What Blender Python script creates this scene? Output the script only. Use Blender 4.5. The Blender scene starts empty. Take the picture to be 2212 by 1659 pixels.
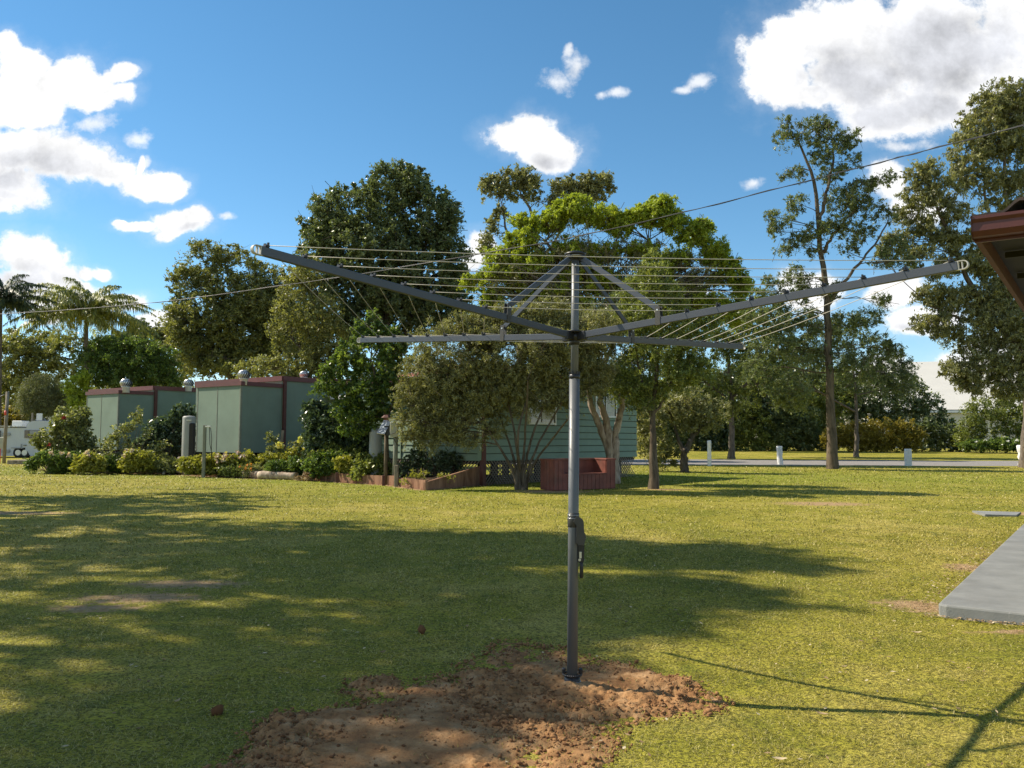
import bpy, math, random
import numpy as np
from mathutils import Vector, Matrix
R_ = math.radians
sc = bpy.context.scene
# ------------------------------------------------------------------ camera
CAMH = 1.5
FPX = 1806.5            # focal length in units of a 2212 px wide picture
PITCH = R_(3.667); ROLL = 0.0048
cam = bpy.data.cameras.new("camera"); camo = bpy.data.objects.new("camera", cam)
sc.collection.objects.link(camo); sc.camera = camo
cam.sensor_width = 36; cam.lens = FPX/2212*36
cam.clip_start = 0.05; cam.clip_end = 3000
camo.matrix_world = (Matrix.Translation((0, 0, CAMH)) @ Matrix.Rotation(math.pi/2+PITCH, 4, 'X') @ Matrix.Rotation(ROLL, 4, 'Z'))
# ------------------------------------------------------------------ light
SUN_AZ = Vector((-0.955, 0.295, 0)).normalized(); SUN_EL = R_(43.2)
SUND = Vector((SUN_AZ.x*math.cos(SUN_EL), SUN_AZ.y*math.cos(SUN_EL), math.sin(SUN_EL)))
sl = bpy.data.lights.new("sun", 'SUN'); sl.energy = 5.0; sl.angle = R_(0.55); sl.color = (1.0, 0.90, 0.74)
slo = bpy.data.objects.new("sun", sl); sc.collection.objects.link(slo)
slo.rotation_euler = SUND.to_track_quat('Z', 'Y').to_euler()
sc.cycles.max_bounces = 7; sc.cycles.transparent_max_bounces = 4; sc.cycles.diffuse_bounces = 4
sc.view_settings.view_transform = 'Standard'; sc.view_settings.look = 'None'
sc.view_settings.exposure = 0.56; sc.view_settings.gamma = 1.0
SKY_STRENGTH = 0.135; CL_LUM = 0.76

def ray(px, py):
    u = px-1106.0; w = py-829.5
    c, s = math.cos(-ROLL), math.sin(-ROLL)
    u, w = c*u-s*w, s*u+c*w
    x = u/FPX; v = -w/FPX
    return x, math.cos(PITCH)-v*math.sin(PITCH), math.sin(PITCH)+v*math.cos(PITCH)
def at(px, py, Y):
    x, y, z = ray(px, py); t = Y/y
    return Vector((x*t, Y, CAMH+z*t))
def gnd(px, py, z=0.0):
    x, y, zz = ray(px, py); t = (z-CAMH)/zz
    return Vector((x*t, y*t, z))
def uv(px, py):
    x, y, z = ray(px, py); return x/y, z/y

# ------------------------------------------------------------------ node helpers
class NT:
    def __init__(s, tree): s.t = tree; s.n = tree.nodes; s.l = tree.links
    def node(s, typ, **kw):
        n = s.n.new(typ)
        for k, v in kw.items(): setattr(n, k, v)
        return n
    def put(s, sock, v):
        if hasattr(v, 'is_linked') or hasattr(v, 'links'): s.l.new(v, sock)
        elif v is not None:
            if hasattr(sock.default_value, '__len__') and not hasattr(v, '__len__'): v = [v]*len(sock.default_value)
            if hasattr(sock.default_value, '__len__') and len(sock.default_value) == 4 and len(v) == 3: v = list(v)+[1]
            sock.default_value = v
    def math(s, op, a, b=None, c=None, clamp=False):
        n = s.node('ShaderNodeMath', operation=op); n.use_clamp = clamp
        s.put(n.inputs[0], a)
        if b is not None: s.put(n.inputs[1], b)
        if c is not None: s.put(n.inputs[2], c)
        return n.outputs[0]
    def vmath(s, op, a, b=None, c=None):
        n = s.node('ShaderNodeVectorMath', operation=op)
        s.put(n.inputs[0], a)
        if b is not None: s.put(n.inputs[3] if op == 'SCALE' else n.inputs[1], b)
        if c is not None: s.put(n.inputs[2], c)
        return n.outputs['Value'] if op in ('LENGTH', 'DOT_PRODUCT') else n.outputs[0]
    def noise(s, vec, scale, detail=3, rough=0.5, dist=0.0):
        n = s.node('ShaderNodeTexNoise')
        if vec is not None: s.l.new(vec, n.inputs['Vector'])
        n.inputs['Scale'].default_value = scale; n.inputs['Detail'].default_value = detail
        n.inputs['Roughness'].default_value = rough; n.inputs['Distortion'].default_value = dist
        return n.outputs['Fac']
    def mix(s, f, a, b, mode='MIX'):
        n = s.node('ShaderNodeMix', data_type='RGBA', blend_type=mode)
        s.put(n.inputs[0], f); s.put(n.inputs[6], a); s.put(n.inputs[7], b)
        return n.outputs[2]
    def ramp(s, f, stops):
        n = s.node('ShaderNodeValToRGB'); e = n.color_ramp.elements
        while len(e) < len(stops): e.new(0.5)
        for i, (p, c) in enumerate(stops): e[i].position = p; e[i].color = (*c, 1)
        s.put(n.inputs[0], f); return n.outputs[0]
    def step(s, x, a, b):
        n = s.node('ShaderNodeMapRange', interpolation_type='SMOOTHSTEP')
        s.put(n.inputs[0], x); n.inputs[1].default_value = a; n.inputs[2].default_value = b
        n.inputs[3].default_value = 0; n.inputs[4].default_value = 1
        return n.outputs[0]

# ------------------------------------------------------------------ world: sky with clouds by direction
w = bpy.data.worlds.new("World"); sc.world = w; w.use_nodes = True
w.cycles.sampling_method = 'MANUAL'; w.cycles.sample_map_resolution = 256
W = NT(w.node_tree); W.n.clear()
sky = W.node('ShaderNodeTexSky', sky_type='NISHITA'); sky.sun_disc = False
sky.sun_elevation = SUN_EL; sky.sun_rotation = math.atan2(SUN_AZ.x, SUN_AZ.y)
sky.air_density = 1.0; sky.dust_density = 0.0; sky.ozone_density = 2.6; sky.altitude = 1200
tc = W.node('ShaderNodeTexCoord'); sep = W.node('ShaderNodeSeparateXYZ'); W.l.new(tc.outputs['Generated'], sep.inputs[0])
dy = W.math('MAXIMUM', W.math('ABSOLUTE', sep.outputs[1]), 0.02)
cu = W.math('DIVIDE', sep.outputs[0], dy); cv = W.math('DIVIDE', sep.outputs[2], dy)
cmb = W.node('ShaderNodeCombineXYZ'); W.l.new(cu, cmb.inputs[0]); W.l.new(cv, cmb.inputs[1])
P2 = cmb.outputs[0]
wn = W.node('ShaderNodeTexNoise'); wn.inputs['Scale'].default_value = 7; wn.inputs['Detail'].default_value = 6; W.l.new(P2, wn.inputs['Vector'])
warp = W.vmath('SCALE', W.vmath('SUBTRACT', wn.outputs['Color'], (0.5, 0.5, 0.5)), 0.075)
PW = W.vmath('ADD', P2, warp)
f1 = W.noise(P2, 11, 9, 0.66); 
off = W.vmath('ADD', P2, (-0.018, 0.022, 0))
f1b = W.noise(off, 11, 5, 0.6)
def blobs(lst):
    out = None
    for (px, py, rx, ry) in lst:
        c = uv(px, py)
        v = W.vmath('MULTIPLY_ADD', PW, (FPX/rx, FPX/ry, 0), (-c[0]*FPX/rx, -c[1]*FPX/ry, 0))
        d = W.math('SUBTRACT', 1.0, W.vmath('LENGTH', v))
        out = d if out is None else W.math('MAXIMUM', out, d)
    return out
cl_dense = [(40, 75, 34, 34), (70, 130, 60, 50), (40, 190, 95, 75), (130, 170, 90, 60), (190, 195, 70, 40), (258, 170, 40, 24), (250, 212, 44, 26), (200, 225, 50, 25), (60, 240, 70, 40),
    (50, 320, 110, 55), (150, 345, 120, 55), (20, 400, 100, 60), (230, 365, 90, 36), (310, 385, 70, 36), (365, 390, 44, 34), (-20, 440, 70, 40), (300, 345, 10, 24),
    (395, 482, 75, 34), (300, 480, 60, 14), (440, 465, 45, 26), (375, 508, 40, 18), (260, 472, 24, 8),
    (50, 560, 90, 50), (40, 620, 90, 50), (130, 600, 60, 40), (180, 580, 30, 20), (222, 574, 34, 16), (270, 640, 60, 22), (110, 655, 60, 36), (160, 620, 60, 30),
    (1110, 300, 66, 46), (1150, 280, 64, 50), (1192, 318, 62, 50), (1165, 340, 50, 34),
    
    (1650, 110, 70, 60), (1680, 170, 70, 60), (1700, 80, 90, 80), (1800, 60, 150, 100), (1860, 160, 170, 120), (2050, 110, 220, 140), (1920, 250, 120, 70), (2180, 60, 120, 130), (1750, 210, 70, 40), (2000, 230, 120, 60),
    (1045, 525, 45, 36), (1020, 560, 36, 30), (1930, 400, 50, 50), (1930, 640, 70, 40), (2000, 700, 90, 34), (1750, 640, 60, 50), (1480, 640, 60, 26), (2150, 780, 120, 45), (1900, 800, 80, 36), (1990, 460, 70, 44), (340, 690, 50, 22)]
grey_f = blobs([(30, 375, 200, 60), (-30, 430, 140, 60), (30, 600, 130, 40), (1800, 150, 130, 80), (1950, 200, 230, 110), (2060, 110, 220, 110), (1860, 260, 100, 45), (1200, 352, 60, 22), (440, 505, 50, 16), (2000, 720, 150, 20)])
fld = blobs(cl_dense)
fine = W.noise(P2, 34, 6, 0.65)
n_ = W.math('ADD', W.math('MULTIPLY', W.math('SUBTRACT', f1, 0.49), 1.9), W.math('MULTIPLY', W.math('SUBTRACT', fine, 0.5), 1.25))
dn = W.math('ADD', W.math('MULTIPLY', fld, 1.25), W.math('ADD', n_, 0.10))
alpha = W.step(dn, -0.10, 0.50)
wf = blobs([(1205, 170, 44, 26), (1236, 142, 26, 26), (1226, 118, 12, 16), (1320, 186, 44, 14), (1285, 190, 20, 14), (1525, 175, 34, 20), (1495, 178, 30, 12), (1620, 385, 38, 16), (505, 458, 28, 12), (295, 290, 38, 20), (310, 335, 14, 18), (200, 265, 60, 20), (1960, 330, 80, 20)])
wa = W.math('MULTIPLY', W.step(W.math('ADD', W.math('MULTIPLY', wf, 1.1), W.math('MULTIPLY', n_, 1.5)), -0.02, 1.1), 0.75)
alpha = W.math('MAXIMUM', alpha, wa)
front = W.math('GREATER_THAN', sep.outputs[1], 0.02)
# thin haze veil round the clouds
veil = W.math('MULTIPLY', W.step(W.math('ADD', fld, W.math('MULTIPLY', n_, 0.8)), -0.75, 0.4), 0.16)
alpha = W.math('MULTIPLY', W.math('MAXIMUM', alpha, veil), front)
nb = W.noise(W.vmath('MULTIPLY', tc.outputs['Generated'], (1, 1, 2.2)), 2.2, 7, 0.6)
ab = W.math('MULTIPLY', W.step(nb, 0.50, 0.62), W.math('SUBTRACT', 1.0, front))  # unseen cloud cover behind the camera, raised to add frontal fill light
alpha = W.math('MAXIMUM', alpha, ab)
# light and shade of the clouds: a lit side toward the sun, soft grey bellies
relief = W.math('MULTIPLY', W.math('SUBTRACT', f1, f1b), 0.75)
gsoft = W.noise(P2, 4, 3, 0.45)
gs = W.step(W.math('ADD', grey_f, W.math('MULTIPLY', W.math('SUBTRACT', gsoft, 0.5), 1.6)), -0.35, 0.75)
gs = W.math('MULTIPLY', gs, W.step(dn, 0.15, 0.9))
lum = W.math('SUBTRACT', W.math('ADD', CL_LUM, relief), W.math('MULTIPLY', gs, CL_LUM*0.30))
lum = W.math('MINIMUM', W.math('MAXIMUM', lum, CL_LUM*0.45), CL_LUM*1.04)
ccol = W.mix(gs, (1.0, 1.0, 1.0), (0.92, 0.94, 1.0))
ccol = W.vmath('SCALE', ccol, W.math('DIVIDE', lum, SKY_STRENGTH))
skyc = W.node('ShaderNodeHueSaturation'); skyc.inputs['Saturation'].default_value = 1.17; skyc.inputs['Hue'].default_value = 0.488; skyc.inputs['Value'].default_value = 0.81
W.l.new(sky.outputs[0], skyc.inputs['Color'])
fin = W.mix(alpha, skyc.outputs[0], ccol)
bg = W.node('ShaderNodeBackground'); W.put(bg.inputs[0], fin); bg.inputs[1].default_value = SKY_STRENGTH
wo = W.node('ShaderNodeOutputWorld'); W.l.new(bg.outputs[0], wo.inputs[0])

# ------------------------------------------------------------------ object helpers
def tag(o, label=None, cat=None, group=None, kind=None):
    if label: o['label'] = label
    if cat: o['category'] = cat
    if group: o['group'] = group
    if kind: o['kind'] = kind
    return o
def empty(name, loc, label, cat, group=None, rz=0.0):
    o = bpy.data.objects.new(name, None); sc.collection.objects.link(o)
    o.location = loc; o.rotation_euler = (0, 0, rz); o.empty_display_size = 0.2
    return tag(o, label, cat, group)
def mesh_np(name, V, F, mat, parent=None, loc=None, smooth=False, attr=None, uvs=None):
    """V Nx3 world coordinates, F NxK faces all of the same size"""
    V = np.asarray(V, dtype=np.float32); F = np.asarray(F, dtype=np.int32)
    o_ = np.zeros(3, np.float32)
    if parent is not None and loc is None: o_ = np.array(root_loc(parent), np.float32)
    if loc is not None: o_ = np.array(loc, np.float32)
    me = bpy.data.meshes.new(name); k = F.shape[1]
    me.vertices.add(len(V)); me.vertices.foreach_set('co', (V-o_).ravel())
    me.loops.add(F.size); me.loops.foreach_set('vertex_index', F.ravel())
    me.polygons.add(len(F)); me.polygons.foreach_set('loop_start', np.arange(0, F.size, k, dtype=np.int32))
    me.polygons.foreach_set('loop_total', np.full(len(F), k, np.int32))
    if smooth: me.polygons.foreach_set('use_smooth', np.ones(len(F), bool))
    for an, (dom, arr) in (attr or {}).items():
        a = me.attributes.new(an, 'FLOAT', dom); a.data.foreach_set('value', np.asarray(arr, np.float32))
    me.update(calc_edges=True); me.materials.append(mat)
    o = bpy.data.objects.new(name, me); sc.collection.objects.link(o)
    if parent is not None: o.parent = parent; o.location = (0, 0, 0)
    if parent is None or loc is not None:
        o.location = o_ if parent is None else o_-np.array(root_loc(parent))
    return o
def root_loc(p):
    l = Vector(p.location)
    while p.parent: p = p.parent; l = l+Vector(p.location)
    return l
class MB:
    """collects polygons in world coordinates, links them as one mesh object"""
    def __init__(s): s.v = []; s.f = []; s.sm = []
    def add(s, vs, fs, smooth=False):
        b = len(s.v); s.v += [tuple(v) for v in vs]; s.f += [tuple(i+b for i in f) for f in fs]; s.sm += [smooth]*len(fs); return s
    def box(s, c, size, ax=None, bev=0.0):
        """c centre, ax 3 axes"""
        ax = ax or (Vector((1, 0, 0)), Vector((0, 1, 0)), Vector((0, 0, 1)))
        c = Vector(c); h = [a/2 for a in size]
        if bev > 0:
            vs = []; b = bev
            pr = [(-1, -1), (1, -1), (1, 1), (-1, 1)]
            # chamfered along the third axis and on both caps
            def ring(dz, ins):
                out = []
                for sx, sy in pr:
                    X, Y = sx*(h[0]-ins), sy*(h[1]-ins)
                    if sx*sy > 0: out += [(X, Y-sy*b), (X-sx*b, Y)]
                    else: out += [(X-sx*b, Y), (X, Y-sy*b)]
                return [c+ax[0]*x+ax[1]*y+ax[2]*dz for x, y in out]
            rs = [ring(-h[2], b), ring(-h[2]+b, 0), ring(h[2]-b, 0), ring(h[2], b)]
            for r in rs: vs += r
            fs = []
            for k in range(3):
                for i in range(8):
                    j = (i+1) % 8; fs.append((k*8+i, k*8+j, (k+1)*8+j, (k+1)*8+i))
            fs.append(tuple(range(7, -1, -1))); fs.append(tuple(range(24, 32)))
            return s.add(vs, fs)
        vs = [c+ax[0]*(x*h[0])+ax[1]*(y*h[1])+ax[2]*(z*h[2]) for x, y, z in
              ((-1, -1, -1), (1, -1, -1), (1, 1, -1), (-1, 1, -1), (-1, -1, 1), (1, -1, 1), (1, 1, 1), (-1, 1, 1))]
        return s.add(vs, [(0, 3, 2, 1), (4, 5, 6, 7), (0, 1, 5, 4), (1, 2, 6, 5), (2, 3, 7, 6), (3, 0, 4, 7)])
    def bar(s, a, b, w_, h_, up=(0, 0, 1), bev=0.0):
        a = Vector(a); b = Vector(b); d = (b-a); L = d.length; d.normalize()
        sd = d.cross(Vector(up))
        if sd.length < 1e-5: sd = Vector((1, 0, 0))
        sd.normalize(); u = sd.cross(d)
        return s.box((a+b)/2, (w_, h_, L), (sd, u, d), bev)
    def tube(s, pts, rad, n=10, caps=True, smooth=True):
        pts = [Vector(p) for p in pts]
        if not hasattr(rad, '__len__'): rad = [rad]*len(pts)
        vs = []; fs = []; prev = None
        for i, p in enumerate(pts):
            d = (pts[min(i+1, len(pts)-1)]-pts[max(i-1, 0)])
            if d.length < 1e-9: d = Vector((0, 0, 1))
            d.normalize()
            if prev is None:
                a = d.cross(Vector((0, 0, 1)));
                if a.length < 0.1: a = d.cross(Vector((1, 0, 0)))
            else: a = prev-d*prev.dot(d)
            a.normalize(); prev = a; b = d.cross(a)
            for k in range(n):
                t = 2*math.pi*k/n; vs.append(p+(a*math.cos(t)+b*math.sin(t))*rad[i])
        for i in range(len(pts)-1):
            for k in range(n):
                k2 = (k+1) % n; fs.append((i*n+k, i*n+k2, (i+1)*n+k2, (i+1)*n+k))
        s.add(vs, fs, smooth)
        if caps:
            b0 = len(s.v)-len(vs)
            s.f.append(tuple(b0+k for k in range(n-1, -1, -1))); s.f.append(tuple(b0+(len(pts)-1)*n+k for k in range(n))); s.sm += [False, False]
        return s
    def lathe(s, c, prof, n=20, axis=None, smooth=True):
        """prof list of (r, z)"""
        c = Vector(c); vs = []; fs = []
        for r, z in prof:
            for k in range(n):
                t = 2*math.pi*k/n; vs.append(c+Vector((r*math.cos(t), r*math.sin(t), z)))
        for i in range(len(prof)-1):
            for k in range(n):
                k2 = (k+1) % n; fs.append((i*n+k, i*n+k2, (i+1)*n+k2, (i+1)*n+k))
        fs.append(tuple(range(n-1, -1, -1))); fs.append(tuple((len(prof)-1)*n+k for k in range(n)))
        s.add(vs, fs, smooth); return s
    def prism(s, poly, ext):
        """poly list of world points (planar), extruded by vector ext"""
        n = len(poly); ext = Vector(ext); vs = [Vector(p) for p in poly]+[Vector(p)+ext for p in poly]
        fs = [tuple(range(n-1, -1, -1)), tuple(range(n, 2*n))]+[(i, (i+1) % n, n+(i+1) % n, n+i) for i in range(n)]
        return s.add(vs, fs)
    def build(s, name, mat, parent=None, loc=None):
        me = bpy.data.meshes.new(name)
        o_ = root_loc(parent) if parent is not None else (Vector(loc) if loc is not None else Vector((0, 0, 0)))
        me.from_pydata([tuple(Vector(v)-o_) for v in s.v], [], s.f)
        me.polygons.foreach_set('use_smooth', s.sm); me.materials.append(mat); me.update()
        o = bpy.data.objects.new(name, me); sc.collection.objects.link(o)
        if parent is not None: o.parent = parent
        else: o.location = o_
        return o

# ------------------------------------------------------------------ numpy value noise
def _h(ix, iy, iz, seed):
    n = (ix*374761393+iy*668265263+iz*2147483647+seed*974711) & 0xffffffff
    n = ((n ^ (n >> 13))*1274126177) & 0xffffffff
    n = n ^ (n >> 16)
    return (n & 0xffffff)/float(0xffffff)
def vnoise(P, seed=0):
    P = np.asarray(P, float); I = np.floor(P).astype(np.int64); f = P-I; f = f*f*(3-2*f)
    out = 0
    for dx in (0, 1):
        for dy_ in (0, 1):
            for dz in (0, 1):
                wgt = (f[:, 0] if dx else 1-f[:, 0])*(f[:, 1] if dy_ else 1-f[:, 1])*(f[:, 2] if dz else 1-f[:, 2])
                out = out+wgt*_h(I[:, 0]+dx, I[:, 1]+dy_, I[:, 2]+dz, seed)
    return out
def fbm(P, seed=0, oct=4, gain=0.5):
    a = 1; t = 0; s = 0; P = np.asarray(P, float)
    for i in range(oct):
        t = t+a*vnoise(P*2**i+i*17.3, seed+i); s += a; a *= gain
    return t/s
def fbm2(x, y, sc_, seed=0, oct=4): return fbm(np.stack([x*sc_, y*sc_, np.zeros_like(x)], 1), seed, oct)
def sstep(x, a, b): t = np.clip((x-a)/(b-a), 0, 1); return t*t*(3-2*t)

# ------------------------------------------------------------------ materials
def new_mat(name):
    m = bpy.data.materials.new(name); m.use_nodes = True; t = NT(m.node_tree); t.n.clear()
    t.out = t.node('ShaderNodeOutputMaterial'); return m, t
def pos(t): return t.node('ShaderNodeNewGeometry').outputs['Position']
def principled(t, col, rough=0.6, metal=0.0, spec=0.5, bump=None, bstr=0.3, bdist=0.01):
    p = t.node('ShaderNodeBsdfPrincipled'); t.put(p.inputs['Base Color'], col); t.put(p.inputs['Roughness'], rough)
    p.inputs['Metallic'].default_value = metal; p.inputs['Specular IOR Level'].default_value = spec
    if bump is not None:
        b = t.node('ShaderNodeBump'); b.inputs['Strength'].default_value = bstr; b.inputs['Distance'].default_value = bdist
        t.l.new(bump, b.inputs['Height']); t.l.new(b.outputs[0], p.inputs['Normal'])
    return p
def mat_paint(name, col, rough=0.45, metal=0.0, var=0.12, scale=3.0, bump=0.0, spec=0.5, dirt=0.0):
    m, t = new_mat(name); P = pos(t)
    n = t.noise(P, scale, 5, 0.6)
    c2 = [max(0, c*(1-var*2)) for c in col]; c3 = [min(1, c*(1+var)) for c in col]
    c = t.ramp(n, [(0.3, c2), (0.7, c3)])
    if dirt > 0:
        st = t.noise(t.vmath('MULTIPLY', P, (9, 9, 0.8)), 1.0, 4, 0.6)
        c = t.mix(t.math('MULTIPLY', t.step(st, 0.5, 0.75), dirt), c, (0.16, 0.13, 0.09))
    n2 = t.noise(P, scale*18, 3, 0.6)
    rg = t.math('ADD', rough-0.06, t.math('MULTIPLY', n2, 0.12))
    p = principled(t, c, rg, metal, spec, n2 if bump else None, bump, 0.004)
    t.l.new(p.outputs[0], t.out.inputs[0]); return m
def mat_leaf(name, cols, rough=0.42, trans=0.35, spec=0.5):
    trans = min(0.5, trans+0.14); cols = [tuple(min(0.7, v*1.35) for v in c_) for c_ in cols]

    """cols: 3 colours dark..light picked by the random value of each leaf"""
    m, t = new_mat(name)
    a = t.node('ShaderNodeAttribute', attribute_name='rnd')
    c = t.ramp(a.outputs['Fac'], [(0.0, cols[0]), (0.5, cols[1]), (1.0, cols[2])])
    p = principled(t, c, rough, 0, spec)
    tr = t.node('ShaderNodeBsdfTranslucent'); t.l.new(t.mix(1.0, c, (1.0, 1.0, 0.45), 'MULTIPLY'), tr.inputs[0])
    mx = t.node('ShaderNodeMixShader'); mx.inputs[0].default_value = trans
    t.l.new(p.outputs[0], mx.inputs[1]); t.l.new(tr.outputs[0], mx.inputs[2]); t.l.new(mx.outputs[0], t.out.inputs[0])
    return m
def mat_bark(name, c1, c2, scale=6.0, bump=0.8):
    m, t = new_mat(name); P = t.vmath('MULTIPLY', pos(t), (1, 1, 0.25))
    n = t.noise(P, scale, 6, 0.65, 0.6)
    c = t.ramp(n, [(0.32, c1), (0.62, c2)])
    p = principled(t, c, 0.9, 0, 0.2, n, bump, 0.03)
    t.l.new(p.outputs[0], t.out.inputs[0]); return m

M = {}
M['leaf_dark'] = mat_leaf('leaf_dark', [(0.045, 0.062, 0.026), (0.115, 0.145, 0.06), (0.24, 0.275, 0.125)], 0.36, 0.25)
M['leaf_olive'] = mat_leaf('leaf_olive', [(0.075, 0.082, 0.028), (0.19, 0.2, 0.068), (0.36, 0.355, 0.135)], 0.45, 0.3)
M['leaf_lime'] = mat_leaf('leaf_lime', [(0.11, 0.135, 0.02), (0.29, 0.35, 0.04), (0.46, 0.5, 0.075)], 0.5, 0.35)
M['leaf_yellowgreen'] = mat_leaf('leaf_yellowgreen', [(0.06, 0.08, 0.026), (0.165, 0.195, 0.052), (0.38, 0.4, 0.09)], 0.42, 0.3)
M['leaf_brown'] = mat_leaf('leaf_brown', [(0.088, 0.09, 0.038), (0.205, 0.205, 0.085), (0.36, 0.35, 0.165)], 0.5, 0.25)
M['leaf_fern'] = mat_leaf('leaf_fern', [(0.05, 0.066, 0.034), (0.125, 0.155, 0.066), (0.27, 0.3, 0.11)], 0.42, 0.3)
M['leaf_gum'] = mat_leaf('leaf_gum', [(0.08, 0.086, 0.04), (0.2, 0.205, 0.094), (0.4, 0.385, 0.19)], 0.4, 0.3)
M['leaf_bright'] = mat_leaf('leaf_bright', [(0.032, 0.056, 0.018), (0.1, 0.155, 0.038), (0.3, 0.36, 0.08)], 0.33, 0.35)
M['leaf_glossy'] = mat_leaf('leaf_glossy', [(0.022, 0.038, 0.022), (0.06, 0.092, 0.048), (0.2, 0.25, 0.16)], 0.30, 0.2)
M['leaf_hydrangea'] = mat_leaf('leaf_hydrangea', [(0.1, 0.115, 0.022), (0.27, 0.275, 0.045), (0.46, 0.42, 0.13)], 0.45, 0.35)
M['leaf_rose'] = mat_leaf('leaf_rose', [(0.07, 0.085, 0.032), (0.18, 0.20, 0.070), (0.48, 0.46, 0.24)], 0.36, 0.3)
M['leaf_grey'] = mat_leaf('leaf_grey', [(0.075, 0.085, 0.045), (0.14, 0.155, 0.075), (0.22, 0.235, 0.12)], 0.6, 0.2)
M['leaf_gold'] = mat_leaf('leaf_gold', [(0.08, 0.068, 0.014), (0.20, 0.17, 0.028), (0.46, 0.35, 0.045)], 0.5, 0.3)
M['leaf_palm'] = mat_leaf('leaf_palm', [(0.07, 0.09, 0.03), (0.20, 0.23, 0.07), (0.42, 0.40, 0.14)], 0.4, 0.3)
M['leaf_palm_dark'] = mat_leaf('leaf_palm_dark', [(0.022, 0.034, 0.022), (0.055, 0.08, 0.045), (0.13, 0.16, 0.08)], 0.45, 0.2)
M['leaf_dry'] = mat_leaf('leaf_dry', [(0.12, 0.07, 0.035), (0.28, 0.19, 0.10), (0.50, 0.42, 0.28)], 0.8, 0.1)
M['petal_pink'] = mat_leaf('petal_pink', [(0.45, 0.28, 0.24), (0.6, 0.42, 0.36), (0.7, 0.58, 0.5)], 0.7, 0.2)
M['petal_red'] = mat_leaf('petal_red', [(0.35, 0.02, 0.03), (0.5, 0.04, 0.06), (0.6, 0.1, 0.12)], 0.6, 0.2)
M['petal_yellow'] = mat_leaf('petal_yellow', [(0.6, 0.42, 0.06), (0.75, 0.58, 0.12), (0.85, 0.72, 0.3)], 0.6, 0.2)
M['petal_white'] = mat_leaf('petal_white', [(0.6, 0.6, 0.52), (0.75, 0.75, 0.7), (0.85, 0.85, 0.8)], 0.6, 0.2)
M['petal_orange'] = mat_leaf('petal_orange', [(0.5, 0.16, 0.02), (0.6, 0.22, 0.03), (0.7, 0.3, 0.05)], 0.6, 0.2)
M['bark_dark'] = mat_bark('bark_dark', (0.030, 0.024, 0.018), (0.11, 0.09, 0.07), 7)
M['bark_grey'] = mat_bark('bark_grey', (0.06, 0.05, 0.04), (0.20, 0.165, 0.13), 9)
M['bark_pale'] = mat_bark('bark_pale', (0.16, 0.11, 0.075), (0.50, 0.41, 0.32), 9)
M['bark_brown'] = mat_bark('bark_brown', (0.05, 0.038, 0.025), (0.16, 0.125, 0.085), 8)
M['log'] = mat_bark('log', (0.14, 0.08, 0.05), (0.52, 0.42, 0.32), 5, 0.9)
M['hoist_grey'] = mat_paint('hoist_grey', (0.060, 0.066, 0.080), 0.36, 0.0, 0.05, 6, 0.05)
M['hoist_mast'] = mat_paint('hoist_mast', (0.115, 0.122, 0.128), 0.42, 0.0, 0.05, 8, 0.08)
M['black_plastic'] = mat_paint('black_plastic', (0.014, 0.014, 0.016), 0.42, 0.0, 0.1, 10)
M['dark_gear'] = mat_paint('dark_gear', (0.05, 0.048, 0.042), 0.5, 0.0, 0.1, 10)
M['cap_white'] = mat_paint('cap_white', (0.44, 0.425, 0.38), 0.5, 0.0, 0.04, 10)
M['cord'] = mat_paint('cord', (0.52, 0.48, 0.40), 0.55, 0.0, 0.04, 10)
M['steel'] = mat_paint('steel', (0.66, 0.66, 0.65), 0.33, 0.55, 0.06, 6)
M['galv'] = mat_paint('galv', (0.55, 0.56, 0.57), 0.35, 0.9, 0.1, 8)
M['shed_green'] = mat_paint('shed_green', (0.190, 0.250, 0.190), 0.75, 0.0, 0.06, 1.2, 0.25, 0.3, 0.12)
M['trim_red'] = mat_paint('trim_red', (0.125, 0.034, 0.026), 0.5, 0.0, 0.1, 3)
M['gutter_red'] = mat_paint('gutter_red', (0.085, 0.020, 0.016), 0.45, 0.0, 0.12, 3)
M['roof_red'] = mat_paint('roof_red', (0.30, 0.095, 0.06), 0.7, 0.0, 0.15, 3, 0.2)
M['post_brown'] = mat_paint('post_brown', (0.105, 0.034, 0.024), 0.7, 0.0, 0.12, 5, 0.2)
M['white_paint'] = mat_paint('white_paint', (0.78, 0.77, 0.73), 0.6, 0.0, 0.06, 6, 0.3, 0.4, 0.25)
M['white_frame'] = mat_paint('white_frame', (0.74, 0.73, 0.68), 0.5, 0.0, 0.04, 5)
M['cream'] = mat_paint('cream', (0.56, 0.54, 0.485), 0.6, 0.0, 0.03, 0.3)
M['bench_red'] = mat_paint('bench_red', (0.20, 0.060, 0.040), 0.6, 0.0, 0.18, 4, 0.3, 0.4, 0.35)
M['timber'] = mat_bark('timber', (0.13, 0.06, 0.035), (0.33, 0.185, 0.115), 4, 0.5)
M['timber_grey'] = mat_bark('timber_grey', (0.12, 0.10, 0.075), (0.33, 0.28, 0.21), 5, 0.5)
M['post_green'] = mat_paint('post_green', (0.20, 0.21, 0.16), 0.7, 0.0, 0.12, 5, 0.2)
M['heater'] = mat_paint('heater', (0.30, 0.30, 0.27), 0.55, 0.0, 0.05, 3)
M['box_cream'] = mat_paint('box_cream', (0.42, 0.41, 0.32), 0.6, 0.0, 0.05, 4)
M['hose'] = mat_paint('hose', (0.03, 0.38, 0.24), 0.4, 0.0, 0.05, 4)
M['van_white'] = mat_paint('van_white', (0.50, 0.53, 0.56), 0.4, 0.0, 0.03, 1, 0.0, 0.5, 0.1)
M['van_trim'] = mat_paint('van_trim', (0.30, 0.31, 0.32), 0.5, 0.0, 0.05, 3)
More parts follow.
